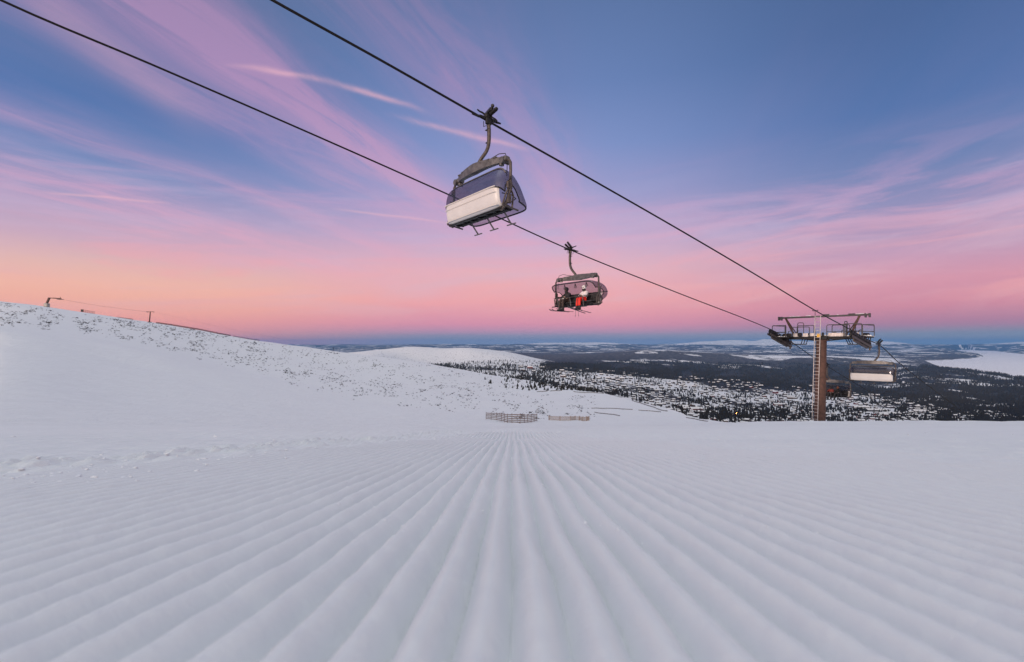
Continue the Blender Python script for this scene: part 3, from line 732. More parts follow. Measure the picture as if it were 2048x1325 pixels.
    for z_, y_ in ((-2.62, -.533), (-2.80, -.525), (-3.19, -.45)): mb.tube([(XC - 1.52, y_ + .03, z_), (XC - 1.3, y_, z_), (XC + 1.3, y_, z_), (XC + 1.52, y_ + .03, z_)], .012 if z_ == -2.80 else .020, 6)
    mb.build('shell_moulding', CREAM2, sh)
    # seat, padding, underframe
    mb = MB(); W_ = 2.74 / 6
    for i in range(6):
        x = XC - 1.37 + W_ * (i + .5)
        mb.box((x, .02, -3.10), (W_ - .02, .52, .12), bev=.05)
        mb.box((x, -.37, -2.84), (W_ - .02, .12, .56), Matrix.Rotation(R(-7), 3, 'X'), bev=.05)
    mb.build('seat', PAD, root)
    mb = MB(); mb.box((XC, -.26, -3.27), (3.10, .10, .07), bev=.02); mb.box((XC, .24, -3.21), (3.0, .07, .07), bev=.02); mb.box((XC, 0, -3.205), (2.9, .42, .05), bev=.01)
    mb.tube([(XC - 1.5, .05, -3.27), (XC + 1.5, .05, -3.27)], .035, 8)
    for i in range(7): mb.box((XC - 1.4 + i * .467, -.02, -3.245), (.05, .5, .05))
    mb.build('underframe', DARK, root)
    # restraint bar and footrests
    ang = 0
    bar = MB(); fr = (XC - 1.50, XC + 1.50)
    bar.tube([(fr[0], -.20, -2.78), (fr[0] + .02, .20, -2.76), (fr[0] + .16, .50, -2.80), (fr[0] + .5, .56, -2.82), (fr[1] - .5, .56, -2.82), (fr[1] - .16, .50, -2.80), (fr[1] - .02, .20, -2.76), (fr[1], -.20, -2.78)], .017, 7)
    rb = bar.build('restraint_bar', GALV, root)
    for i in range(3):
        x = XC - .98 + i * .98
        mb = MB(); mb.tube([(x, .54, -2.82), (x, .48, -3.10), (x, .44, -3.34)] if kind == 'up' else [(x, .30, -3.2), (x, .46, -3.40), (x, .60, -3.56)], .028, 7)
        z_ = -3.40 if kind == 'up' else -3.56; y_ = .44 if kind == 'up' else .60
        mb.bar((x - .24, y_, z_), (x + .24, y_, z_), .05, .035, bev=.01)
        mb.build('footrest', ARM, rb)
    # bubble
    vs, fs, sm2, ths = shell_sheet(BUBBLE_PROF, 1.63, .42, 60, 8.0, centre=(.05, -2.86))
    piv = Vector((0, -.18, -2.86)); rot = Matrix.Rotation(R(0 if kind == 'down' else 66), 3, 'X')
    def tr_(v): return rot @ (Vector(v) - piv) + piv + Vector((XC, 0, 0))
    mb = MB(); mb.add([tr_(v) for v in vs], fs); bb = mb.build('bubble', BUB, root)
    n = len(sm2); nx = len(ths)
    mb = MB()
    mb.tube([tr_(vs[i * n]) for i in range(nx)], .022, 6); mb.tube([tr_(vs[i * n + n - 1]) for i in range(nx)], .026, 6)
    mb.tube([tr_(vs[0 * n + j]) for j in range(n)], .022, 6); mb.tube([tr_(vs[(nx - 1) * n + j]) for j in range(n)], .022, 6)
    mb.build('bubble_rim', DARK, bb)
    j = n // 3 - 2
    mb = MB(); mb.tube([tr_(vs[i * n + j]) + Vector((0, 0, .012)) for i in range(6, nx - 6)], .030, 6); mb.build('bubble_bow', ARM, bb)
    if kind == 'up':
        for i in range(3):
            x = XC - .95 + i * .85; mb = MB()
            mb.tube([(x - .12, .18, -2.26), (x, .20, -2.02), (x + .25, .02, -2.24), (x + .12, .02, -2.26), (x, .19, -2.04)], .016, 5); mb.build('ski_holder', BLACK, bb)
    return root
def copy_tree(o, parent=None):
    c = o.copy(); COL.objects.link(c); c.parent = parent
    for ch in list(o.children): copy_tree(ch, c)
    return c
def place_chair(ch, side, px, py, label, flip):
    p = rp(side, px, py); ch.location = p; ch.scale = (CS, CS, CS); ch.rotation_euler = (0, 0, math.atan2(-SU, CU) + (math.pi if flip else 0))
    tag(ch, label, 'lift chair', 'six-seat bubble chairs on the chairlift'); return p
ch1 = make_chair('down'); place_chair(ch1, 'A', 976, 239, 'large empty bubble chair seen from behind, cream back shell, nearest on the upper rope', False)
ch3 = copy_tree(ch1); place_chair(ch3, 'A', 1757, 689, 'small empty chair with cream back hanging just right of the lift tower', False)
ch2 = make_chair('up'); place_chair(ch2, 'B', 1141, 500.5, 'chair seen from the front against pink sky with two riders on it', True)
ch4 = copy_tree(ch2); place_chair(ch4, 'B', 1655, 733, 'dim occupied chair half hidden behind the brown tower post', True)

# ------------------------------------------------------------------ PEOPLE
def skin_mesh(name, joints, edges, mat, parent, sub=1):
    """one continuous skinned surface over a skeleton; joints: (point, radius)"""
    me = bpy.data.meshes.new(name); me.from_pydata([j[0] for j in joints], edges, []); me.materials.append(mat)
    o = bpy.data.objects.new(name, me); COL.objects.link(o)
    if parent: o.parent = parent
    sk_ = o.modifiers.new('skin', 'SKIN'); sk_.use_smooth_shade = True
    for i, j in enumerate(joints):
        r_ = j[1] if isinstance(j[1], tuple) else (j[1], j[1])
        me.skin_vertices[0].data[i].radius = r_; me.skin_vertices[0].data[i].use_root = (i == 0)
    sb = o.modifiers.new('smooth', 'SUBSURF'); sb.levels = sub; sb.render_levels = sub
    return o
def make_person(jm, tm, hm, gm, hand_l, hand_r, lean=0.0, knee=.0, turn=0.0):
    """seated skier; local origin at the seat under the hips, +y is forward"""
    root = empty('person')
    H, S, N_ = (0, .02, .12), (0, -.06 + lean * .4, .52), (0, -.04 + lean, .62)
    shl, shr = (-.19, -.05 + lean * .5, .50), (.19, -.05 + lean * .5, .50)
    def arm(sh, hand):
        m_ = (Vector(sh) + Vector(hand)) / 2 + Vector((math.copysign(.10, sh[0]), -.04, -.10)); return tuple(m_)
    el_, er_ = arm(shl, hand_l), arm(shr, hand_r)
    kl, kr = (-.13, .47 + knee, .13), (.14, .47 - knee, .13)
    al_, ar_ = (-.15, .50 + knee, -.30), (.16, .48 - knee, -.30)
    J = [(H, (.15, .12)), ((0, -.03, .32), (.14, .10)), (S, (.15, .09)), (N_, .055), ((0, 0 + lean, .70), .07),
         (shl, .06), (el_, .045), (hand_l, .03), (shr, .06), (er_, .045), (hand_r, .03),
         ((-.10, .10, .12), .085), (kl, .065), (al_, .045), ((.10, .10, .12), .085), (kr, .065), (ar_, .045)]
    E = [(0, 1), (1, 2), (2, 3), (3, 4), (2, 5), (5, 6), (6, 7), (2, 8), (8, 9), (9, 10), (0, 11), (11, 12), (12, 13), (0, 14), (14, 15), (15, 16)]
    for hi, hp in ((7, hand_l), (10, hand_r)):      # fingers closing round the bar, thumb on the inner side
        s_ = 1 if hi == 7 else -1
        for f in range(4):
            b0 = len(J); dx = (f - 1.5) * .02
            J.append(((hp[0] + dx, hp[1] + .045, hp[2] + .012), .0095)); J.append(((hp[0] + dx, hp[1] + .075 - .004 * f, hp[2] - .012), .009)); J.append(((hp[0] + dx, hp[1] + .060, hp[2] - .038), .008))
            E += [(hi, b0), (b0, b0 + 1), (b0 + 1, b0 + 2)]
        b0 = len(J); J.append(((hp[0] + s_ * .045, hp[1] + .02, hp[2] - .012), .010)); J.append(((hp[0] + s_ * .05, hp[1] + .05, hp[2] - .034), .009)); E += [(hi, b0), (b0, b0 + 1)]
    skin_mesh('body', J, E, SKIN, root)
    # face
    hc = Vector((0, .01 + lean, .76)); 
    mb = MB(); mb.ball(hc, .095, 14, sc=(.86, 1.0, 1.22)); mb.ball(hc + Vector((0, .10, -.015)), .018, 8, sc=(.8, 1, 1.3))
    mb.ball(hc + Vector((-.08, 0, -.01)), .025, 7, sc=(.4, .8, 1.2)); mb.ball(hc + Vector((.08, 0, -.01)), .025, 7, sc=(.4, .8, 1.2))
    mb.box(hc + Vector((0, .088, -.062)), (.045, .012, .010), bev=.004); mb.build('head', SKIN, root)
    # jacket with high collar
    J = [((0, .0, .13), (.185, .155)), ((0, -.04, .32), (.185, .145)), (S, (.185, .125)), ((0, -.03 + lean, .63), .085), (shl, .085), (el_, .07), (tuple(Vector(el_).lerp(Vector(hand_l), .8)), .05), (shr, .085), (er_, .07), (tuple(Vector(er_).lerp(Vector(hand_r), .8)), .05)]
    skin_mesh('jacket', J, [(0, 1), (1, 2), (2, 3), (2, 4), (4, 5), (5, 6), (2, 7), (7, 8), (8, 9)], jm, root)
    J = [((0, .04, .10), (.15, .13)), ((-.10, .16, .12), .11), (kl, .092), (tuple(Vector(kl).lerp(Vector(al_), .5)), .082), (al_, .085), ((.10, .16, .12), .11), (kr, .092), (tuple(Vector(kr).lerp(Vector(ar_), .5)), .082), (ar_, .085)]
    skin_mesh('trousers', J, [(0, 1), (1, 2), (2, 3), (3, 4), (0, 5), (5, 6), (6, 7), (7, 8)], tm, root)
    mb = MB(); mb.ball(hc + Vector((0, -.008, .035)), .128, 16, sc=(.93, 1.08, 1.0)); mb.box(hc + Vector((0, .09, .075)), (.16, .07, .02), bev=.008); mb.build('helmet', hm, root)
    mb = MB(); mb.box(hc + Vector((0, .098, .022)), (.155, .06, .072), bev=.026); mb.build('goggles', GLASS, root)
    mb = MB(); mb.tube([hc + Vector((0, .0, -.165)), hc + Vector((0, .02, -.10)), hc + Vector((0, .035, -.045))], [.10, .098, .088], 14); mb.build('neck_warmer', BLK, root)
    for hp in (hand_l, hand_r):
        s_ = -1 if hp is hand_l else 1
        J = [(hp, .046), ((hp[0], hp[1] + .05, hp[2] + .006), .04)]; E = [(0, 1)]
        for f in range(4):
            b0 = len(J); dx = (f - 1.5) * .026
            J.append(((hp[0] + dx, hp[1] + .085 - .004 * f, hp[2]), .0145)); J.append(((hp[0] + dx, hp[1] + .085 - .004 * f, hp[2] - .035), .0135)); E += [(1, b0), (b0, b0 + 1)]
        b0 = len(J); J.append(((hp[0] - s_ * .055, hp[1] + .03, hp[2] - .01), .016)); J.append(((hp[0] - s_ * .055, hp[1] + .06, hp[2] - .04), .014)); E += [(0, b0), (b0, b0 + 1)]
        skin_mesh('glove', J, E, gm, root)
    for an in (al_, ar_):
        mb = MB(); mb.tube([Vector(an) + Vector((0, -.01, .02)), Vector(an) + Vector((0, -.01, -.12))], [.085, .078], 10); mb.box(Vector(an) + Vector((0, .06, -.145)), (.11, .32, .09), bev=.03); mb.build('boot', BLK, root)
    return root, al_, ar_
def chair_frame(ch, flip):
    return Matrix.Translation(ch.location) @ Matrix.Rotation(ch.rotation_euler[2], 4, 'Z')
def seat_person(ch, x, args, label, group=None, skis=True, pitch=0.0, yaw=0.0, ski_label=None, tint=None):
    root, al_, ar_ = make_person(*args)
    M = Matrix.Translation(ch.location) @ Matrix.Rotation(ch.rotation_euler[2], 4, 'Z') @ Matrix.Scale(CS, 4)
    root.location = M @ Vector((XC + x, -.02, -3.06)); root.rotation_euler = (0, 0, ch.rotation_euler[2]); root.scale = (CS, CS, CS)
    tag(root, label, 'person', group)
    if skis:
        for an, k in ((al_, 0), (ar_, 1)):
            mb = MB(); c = Vector(an) + Vector((0, .05, -.215)); L = 1.66
            st2 = []
            for i in range(13):
                f = i / 12; yv = -.86 + L * f; zz = .0 + (max(0, f - .86) / .14) ** 2 * .09; w_ = .052 - .016 * math.sin(math.pi * f) if f < .93 else .03
                st2.append((yv, zz, w_))
            vs = []; fs = []
            for yv, zz, w_ in st2: vs += [(-w_, yv, zz - .008), (w_, yv, zz - .008), (w_, yv, zz + .010), (-w_, yv, zz + .010)]
            for i in range(12):
                for j in range(4): fs.append((i * 4 + j, i * 4 + (j + 1) % 4, i * 4 + 4 + (j + 1) % 4, i * 4 + 4 + j))
            fs += [(0, 1, 2, 3), (51, 50, 49, 48)]
            mb.add(vs, fs); ski = mb.build('ski', tint or BLACK, None)
            m2 = MB(); m2.box((0, -.02, .022), (.06, .44, .026), bev=.01); m2.build('binding', DARK, ski)
            pr = Matrix.Translation(root.location) @ Matrix.Rotation(ch.rotation_euler[2], 4, 'Z') @ Matrix.Scale(CS, 4) @ Matrix.Translation(c) @ Matrix.Rotation(R(yaw * (1 if k else -1)), 4, 'Z') @ Matrix.Rotation(R(pitch), 4, 'X')
            ski.matrix_world = pr
            tag(ski, ski_label % ('right' if k == 0 else 'left'), 'ski', 'skis under the riders on the chairs')
    return root, M
HL, HR = (-.20, .50, .30), (.22, .50, .30)
# riders of the chair against the sky (local +x is to the left in the picture because the chair faces us)
seat_person(ch2, .74, (BLK, BRN, HELB, BLK, HL, HR, .06, .02), 'rider in black with black helmet, on the left of the chair against pink sky', None, True, 0, 2, 'dark ski under the rider in black clothes, the %s one in the picture')
p2, M2 = seat_person(ch2, -.60, (WHITEJ, RED, HELW, BLK, HL, (.06, .46, .28), .0, .05), 'rider in pale jacket, red trousers and white helmet on the chair against pink sky', None, True, 9, 7, 'dark ski under the rider in red trousers, the %s one in the picture')
for k, dx in enumerate((-.05, .10)):
    mb = MB(); a_ = M2 @ Vector((XC - .55 + dx, .50, -2.95)); b_ = M2 @ Vector((XC - .50 + dx * 1.6, .42, -3.95))
    d_ = b_ - a_; L = d_.length
    mb.tube([(0, 0, 0), (0, 0, -L)], [.011, .007], 6); po = mb.build('ski_pole', ARM, None); po.location = a_; po.rotation_euler = d_.to_track_quat('-Z', 'Y').to_euler()
    m2 = MB(); m2.tube([(0, 0, .02), (0, 0, -.13)], .019, 7); m2.build('pole_grip', BLACK, po)
    m2 = MB(); m2.tube([(0, 0, -L + .07), (0, 0, -L + .055)], [.045, .02], 9); m2.build('basket', BLACK, po)
    tag(po, 'thin ski pole dangling below the rider in red trousers, the %s one' % ('right', 'left')[k], 'ski pole', 'ski poles of the rider in red trousers')
seat_person(ch4, .95, (BLK, BLK, HELB, BLK, HL, HR, .05, .0), 'dark clothed rider nearest the brown tower post on the dim chair behind it', None, False)
seat_person(ch4, .12, (DKRED, BLK, HELB, BLK, HL, HR, .05, .03), 'rider in red jacket in the middle of the dim chair behind the tower', None, False)
seat_person(ch4, -.52, (BLK, BLK, HELO, BLK, HL, HR, .0, -.03), 'dark clothed rider with orange helmet on the dim chair behind the tower', None, False)

# ------------------------------------------------------------------ LIFT TOWER
def build_tower():
    C0 = Vector((26.35, 41.3, .42)) - W3 * .12
    root = empty('lift_tower', (0, 0, 0)); base_px = 1634
    tag(root, 'brown steel lift tower with ladder, snowy catwalks and sheave wheels at both rope ends', 'lift tower')
    base = C0 - Vector((0, 0, 6.95)) - U3 * .40
    root.location = base
    def L(w, u, z): return C0 - base + W3 * w + U3 * u + Vector((0, 0, z))
    def lb(mb, w, u, z, dw, du, dz, mat=None, bev=0.0):
        rot = Matrix((W3, U3, Vector((0, 0, 1)))).transposed(); return mb.box(L(w, u, z), (dw, du, dz), rot, mat, bev)
    def tb(mb, pts, r, n=7, mat=None): return mb.tube([L(*p) for p in pts], r, n, mat)
    mb = MB(); mb.tube([Vector((0, 0, -.9)), Vector((0, 0, 0)), L(0, 0, -.02)], [.44, .43, .39], 28)
    mb.tube([L(0, 0, -.10), L(0, 0, .0)], .50, 24)
    mb.tube([L(0, 0, -3.3), L(0, 0, -3.22)], .475, 24); mb.tube([L(0, 0, -3.4), L(0, 0, -3.32)], .475, 24)
    mb.build('post', RUST, root)
    mb = MB(); mb.tube([Vector((0, 0, -1.2)), Vector((0, 0, -.25))], [.85, .75], 20); mb.build('footing', CONC, root)
    # ladder up the uphill-left face, on to the lifting frame
    lw, lu = -.14, -.50
    top = L(lw + .06, lu - .05, 2.05); bot = Vector((0, 0, .15)) + W3 * (lw - .02) + U3 * (lu - .08)
    wv = (W3 * .9 + U3 * -.1).normalized(); mb = MB()
    for s_ in (-1, 1): mb.tube([bot + wv * .22 * s_, top + wv * .22 * s_], .026, 6)
    nr = 31
    for i in range(nr): p = bot.lerp(top, (i + .5) / nr); mb.tube([p - wv * .22, p + wv * .22], .016, 6)
    mb.build('ladder', LADR, root)
    # main cross arm
    mb = MB(); lb(mb, 0, 0, .16, 6.3, .34, .26, bev=.03); lb(mb, 0, 0, .16, 1.1, .7, .34, bev=.05)
    tb(mb, [(.45, .15, -.06), (1.9, .25, .10)], .05); tb(mb, [(-.45, .15, -.06), (-1.7, .2, .10)], .05)
    mb.build('cross_arm', DARK, root)
    mb = MB(); lb(mb, -.02, -.50, .36, .26, .22, .34, bev=.03); mb.build('junction_box', YEL, root)
    # lifting frame above
    mb = MB(); lb(mb, 0, 0, 1.98, 6.9, .14, .15, bev=.02); lb(mb, -.0, -.14, 1.96, 6.4, .06, .07)
    for w in (-3.42, -3.20, 3.15, 3.42): lb(mb, w, 0, 1.93, .10, .30, .34, bev=.02)
    lb(mb, .35, 0, 2.1, .5, .2, .12, bev=.02); lb(mb, 2.2, 0, 2.08, .45, .2, .1, bev=.02)
    mb.build('lifting_frame', RAIL, root)
    for s_ in (-1, 1):
        mb = MB(); a_, b_ = L(s_ * 2.85, .0, 1.95), L(s_ * 2.12, .0, .35)
        if s_ > 0: a_, b_ = L(2.75, 0, 1.95), L(2.15, 0, .45)
        mb.bar(a_, b_, .15, .15, up=tuple(U3), bev=.02); mb.bar(a_ + U3 * .05, b_ - W3 * .28 * s_, .07, .07, up=tuple(U3)); mb.build('brace', RUST, root)
    # anemometer
    mb = MB(); tb(mb, [(-.48, 0, 2.05), (-.48, 0, 2.50)], .022); tb(mb, [(-.62, 0, 2.46), (-.34, 0, 2.50)], .015)
    for w in (-.66, -.30, -.48): mb.ball(L(w, 0, 2.52), .06, 8, sc=(1, 1, .8))
    mb.build('wind_gauge', DARK, root)
    # catwalk decks with snow
    decks = [(-2.75, -.15, 1.35, 2.7), (-1.25, .1, 1.5, .9), (1.25, .1, 1.5, .9), (2.55, .35, 1.4, 3.0)]
    for w, u, dw, du in decks:
        mb = MB(); lb(mb, w, u, .24, dw, du, .05)
        for i in range(int(du / .3)): lb(mb, w, u - du / 2 + .15 + i * .3, .19, dw, .04, .07)
        mb.build('catwalk', DARK, root)
    rs = random.Random(4)
    mb = MB()
    for w, u, dw, du in decks:
        n = int(dw * du * 9)
        for i in range(n):
            hh = rs.uniform(.03, .13); lb(mb, w + rs.uniform(-.5, .5) * (dw - .2), u + rs.uniform(-.5, .5) * (du - .2), .265 + hh / 2, rs.uniform(.12, .38), rs.uniform(.12, .34), hh, bev=.045)
    for i in range(16): lb(mb, rs.uniform(-1, .9), rs.uniform(-.3, .2), .37, rs.uniform(.12, .3), .2, rs.uniform(.06, .16), bev=.045)
    for i in range(14): lb(mb, rs.uniform(-3.3, 3.3), 0, 2.085 if rs.random() < .6 else 2.07, rs.uniform(.1, .5), .12, .035, bev=.015)
    mb.build('snow_cover', CAP, root)
    # pale upright panels along the catwalks
    mb = MB()
    for w0, w1, u in ((-2.05, -1.72, -.42), (-1.3, -.9, -.38), (-.75, -.45, -.35), (.62, 1.85, -.34), (2.3, 2.85, -.5)): lb(mb, (w0 + w1) / 2, u, .42, abs(w1 - w0), .03, .30, bev=.01)
    mb.build('kick_plate', LADR, root)
    mb = MB()
    for w, u, z, dw, du, dz in ((-1.55, -.30, .45, .26, .3, .34), (-.95, -.2, .42, .2, .2, .3), (-2.2, -.9, .42, .3, .4, .3), (.95, .1, .45, .25, .3, .38), (2.25, .2, .5, .3, .5, .5), (2.9, 1.0, .4, .3, .9, .28), (-2.95, .3, .42, .26, .9, .3), (.25, -.42, .44, .16, .14, .36), (2.62, -.75, .42, .24, .3, .34)): lb(mb, w, u, z, dw, du, dz, bev=.04)
    for w in (-2.6, -1.9, 1.5, 2.1, 2.7): tb(mb, [(w, -.3, .2), (w + .1, -.32, .75), (w + .1, .1, .8)], .03, 6)
    mb.build('machinery', DARK, root)
    mb = MB(); tb(mb, [(-2.9, -.1, .35), (-1.6, -.25, .28), (-.4, -.45, .30), (-.25, -.48, -.6), (-.22, -.46, -3.0)], .022, 6); tb(mb, [(2.8, -.1, .42), (1.3, -.25, .32), (.2, -.45, .30)], .02, 6); tb(mb, [(-.45, 0, 1.9), (-.42, -.3, 1.2), (-.3, -.4, .4)], .016, 6); mb.build('cable', BLACK, root)
    # railings: loops of tube
    def loop(w0, u0, w1, u1, h, mid=True, z0=.26):
        mb = MB(); b_ = .10; d = Vector((w1 - w0, u1 - u0, 0)); n_ = d.normalized() * b_
        tb(mb, [(w0, u0, z0), (w0, u0, z0 + h - b_), (w0 + n_.x * .3, u0 + n_.y * .3, z0 + h - b_ * .3), (w0 + n_.x, u0 + n_.y, z0 + h), (w1 - n_.x, u1 - n_.y, z0 + h), (w1 - n_.x * .3, u1 - n_.y * .3, z0 + h - b_ * .3), (w1, u1, z0 + h - b_), (w1, u1, z0)], .032)
        if mid: tb(mb, [(w0, u0, z0 + h * .42), (w1, u1, z0 + h * .42)], .024)
        mb.build('railing', RAIL, root)
    loop(-3.38, -1.45, -2.25, -1.45, 1.0); loop(-3.38, -1.45, -3.38, 1.15, 1.0); loop(-2.1, -.5, -.75, -.5, .85, False); loop(-2.1, .5, -.75, .5, 1.0, False)
    loop(.55, -.45, 2.0, -.45, .98); loop(.62, .55, 1.9, .55, .98, False); loop(1.95, -1.1, 3.2, -1.1, 1.0); loop(1.95, 1.8, 3.25, 1.8, 1.0); loop(3.25, -1.1, 3.25, 1.8, .9); loop(-1.9, .1, -1.55, .45, 1.25, False); loop(2.05, -1.15, 2.05, -.55, 1.2, False)
    mb = MB()
    for w, u in ((-2.3, -1.4), (1.98, -.5), (2.08, -.9)): tb(mb, [(w, u, .25), (w, u, 1.3)], .045)
    mb.build('railing_post', RAIL, root)
    # underslung frames
    mb = MB()
    for w0 in (-2.9, 1.75):
        for u in (-.1, .45, 1.0): tb(mb, [(w0, u, .2), (w0 + .25, u, -.38), (w0 + 1.35, u, -.38), (w0 + 1.5, u, .2)], .04, 6)
        for k in range(3): tb(mb, [(w0 + .3 + k * .45, -.35, -.38), (w0 + .3 + k * .45, 1.25, -.38)], .04, 6)
        lb(mb, w0 + .8, .45, -.35, 1.2, 1.3, .03)
    mb.build('maintenance_frame', DARK, root)
    # sheave trains, tilted with the rope
    for side, label in (('B', 0), ('A', 1)):
        pts = {'B': [(1545, 661), (1562, 670), (1577, 680)], 'A': [(1705, 662), (1722, 672), (1739, 682)]}[side]
        p0, p1 = rp(side, *pts[0]), rp(side, *pts[-1]); d = (p1 - p0); Lr = 4.6; mid = (p0 + p1) / 2; dn = d.normalized()
        up = Vector((0, 0, 1)); up = (up - dn * up.dot(dn)).normalized()
        a_ = mid - dn * Lr / 2; n = 8
        mb = MB()
        for s_ in (-.11, .11): mb.bar(a_ - base - up * .48 + W3 * s_, a_ + dn * Lr - base - up * .48 + W3 * s_, .035, .16, up=tuple(up))
        mb.bar(a_ + dn * .8 - base - up * .66, a_ + dn * (Lr - .8) - base - up * .66, .12, .18, up=tuple(up), bev=.02)
        for k in range(4): q = a_ + dn * (.35 + k * 1.3) - base; mb.bar(q - up * .40 - W3 * .09, q + dn * .55 - up * .40 - W3 * .09, .04, .10, up=tuple(up)); mb.bar(q - up * .45 + dn * .27, q - up * .75 + dn * .27, .1, .1, up=tuple(dn))
        arm = mb.build('sheave_beam', GALV, root)
        mb = MB(); mb.bar(mid - base - up * .6, L(-3.0 if side == 'B' else 3.0, 0, .16), .2, .2, bev=.03); mb.build('bracket', DARK, root)
        for k in range(n):
            c = a_ + dn * (.28 + k * (Lr - .56) / (n - 1)) - base - up * .25
            mb = MB(); mb.tube([c - W3 * .065, c - W3 * .04, c - W3 * .0, c + W3 * .04, c + W3 * .065], [.25, .25, .225, .25, .25], 18); mb.tube([c - W3 * .12, c + W3 * .12], .06, 8)
            mb.build('sheave_wheel', DARK, arm)
    return root
build_tower()
# ------------------------------------------------------------------ SCATTER TEMPLATES
def tree_template(seed, layers=4, n=7):
    r_ = random.Random(seed); V, F, M = [], [], []
    for i in range(3):      # slim trunk
        an = 2 * math.pi * i / 3; V += [(.028 * math.cos(an), .028 * math.sin(an), -.06), (.012 * math.cos(an), .012 * math.sin(an), .5)]
    for i in range(3):
        a_, b_ = 2 * i, 2 * ((i + 1) % 3); F += [(a_, b_, b_ + 1), (a_, b_ + 1, a_ + 1)]
    M += [1] * 6
    for k in range(layers):
        f = k / layers; z0 = .07 + .80 * f + r_.uniform(-.015, .015); z1 = min(1.0, z0 + .34 - .10 * f); rad = .20 * (1 - f) ** .8 + .035
        b0 = len(V); V.append((r_.uniform(-.01, .01), r_.uniform(-.01, .01), z1))
        for j in range(n):
            an = 2 * math.pi * (j + r_.uniform(-.3, .3)) / n; q = rad * r_.uniform(.55, 1.2)
            V.append((q * math.cos(an), q * math.sin(an), z0 + r_.uniform(-.04, .03)))
        for j in range(n): F.append((b0, b0 + 1 + j, b0 + 1 + (j + 1) % n)); M.append(0)
    return np.array(V), np.array(F), np.array(M)
def shrub_template(seed):
    r_ = random.Random(seed); V, F = [], []
    for k in range(20):
        c = Vector((r_.gauss(0, .22), r_.gauss(0, .20), abs(r_.gauss(0, .26)))); s_ = r_.uniform(.10, .30)
        b0 = len(V)
        for j in range(4): V.append(tuple(c + Vector((r_.uniform(-s_, s_), r_.uniform(-s_, s_), r_.uniform(-.05, s_ * 1.1)))))
        F += [(b0, b0 + 1, b0 + 2), (b0, b0 + 2, b0 + 3), (b0, b0 + 3, b0 + 1), (b0 + 1, b0 + 3, b0 + 2)]
    return np.array(V), np.array(F), np.zeros(len(F), int)
def rock_template(seed):
    r_ = random.Random(seed); mb = MB(); mb.ball((0, 0, .12), .5, 8, sc=(1, .7, .5)); V = np.array(mb.v)
    V = V * (1 + np.array([[r_.uniform(-.25, .25)] for _ in V])); F = []
    for f in mb.f: F += [(f[0], f[i], f[i + 1]) for i in range(1, len(f) - 1)]
    return V, np.array(F), np.zeros(len(F), int)
def cabin_template(L_, W_, H_, rh=.35):
    hl, hw = L_ / 2, W_ / 2; top = H_ + W_ * .24
    V = [(-hl, -hw, -2), (hl, -hw, -2), (hl, hw, -2), (-hl, hw, -2), (-hl, -hw, H_), (hl, -hw, H_), (hl, hw, H_), (-hl, hw, H_), (-hl, 0, top), (hl, 0, top)]
    F = [(0, 1, 5), (0, 5, 4), (2, 3, 7), (2, 7, 6), (1, 2, 6), (1, 6, 5), (5, 6, 9), (3, 0, 4), (3, 4, 7), (7, 4, 8)]
    o = .7; dz = o * .48; wall = (np.array(V), np.array(F), np.zeros(len(F), int))
    a_, b_ = hl + o, hw + o; zl = H_ - dz
    V2 = []
    for s_ in (-1, 1): V2 += [(s_ * a_, -b_, zl + .02), (s_ * a_, 0, top + .02), (s_ * a_, b_, zl + .02), (s_ * a_, b_, zl + rh + .02), (s_ * a_, 0, top + rh + .1), (s_ * a_, -b_, zl + rh + .02)]
    F2 = []
    for j in range(6): k = (j + 1) % 6; F2 += [(j, k, k + 6), (j, k + 6, j + 6)]
    F2 += [(0, 5, 4), (0, 4, 1), (1, 4, 3), (1, 3, 2), (6, 10, 11), (6, 7, 10), (7, 9, 10), (7, 8, 9)]
    return wall, (np.array(V2), np.array(F2), np.ones(len(F2), int))
def join(parts):
    V = np.concatenate([p[0] for p in parts]); F = []; k = 0
    for p in parts: F.append(p[1] + k); k += len(p[0])
    return V, np.concatenate(F), np.concatenate([p[2] for p in parts])
def template_mesh(name, T, mats, smooth=False):
    me = bpy.data.meshes.new(name); me.from_pydata([tuple(v) for v in T[0]], [], [tuple(int(q) for q in f) for f in T[1]])
    for m_ in mats: me.materials.append(m_)
    me.polygons.foreach_set('material_index', T[2].astype(np.int32)); me.update(); return me
def merged(name, Ts, items, mats):
    """items: (template index, x, y, z, rotation, sx, sy, sz)"""
    Vs, Fs, Ms = [], [], []; k = 0; it = np.array(items)
    for ti, T in enumerate(Ts):
        s_ = it[it[:, 0] == ti]
        if not len(s_): continue
        c, sn = np.cos(s_[:, 4])[:, None], np.sin(s_[:, 4])[:, None]
        x = T[0][None, :, 0] * s_[:, 5:6]; y = T[0][None, :, 1] * s_[:, 6:7]; z = T[0][None, :, 2] * s_[:, 7:8]
        P = np.stack([x * c - y * sn + s_[:, 1:2], x * sn + y * c + s_[:, 2:3], z + s_[:, 3:4]], -1)
        n = T[0].shape[0]; off = (np.arange(len(s_)) * n)[:, None, None] + k
        Vs.append(P.reshape(-1, 3)); Fs.append((T[1][None] + off).reshape(-1, 3)); Ms.append(np.tile(T[2], len(s_))); k += n * len(s_)
    return np_mesh(name, np.concatenate(Vs), np.concatenate(Fs), None, smooth=False, mi=np.concatenate(Ms), mats=mats)

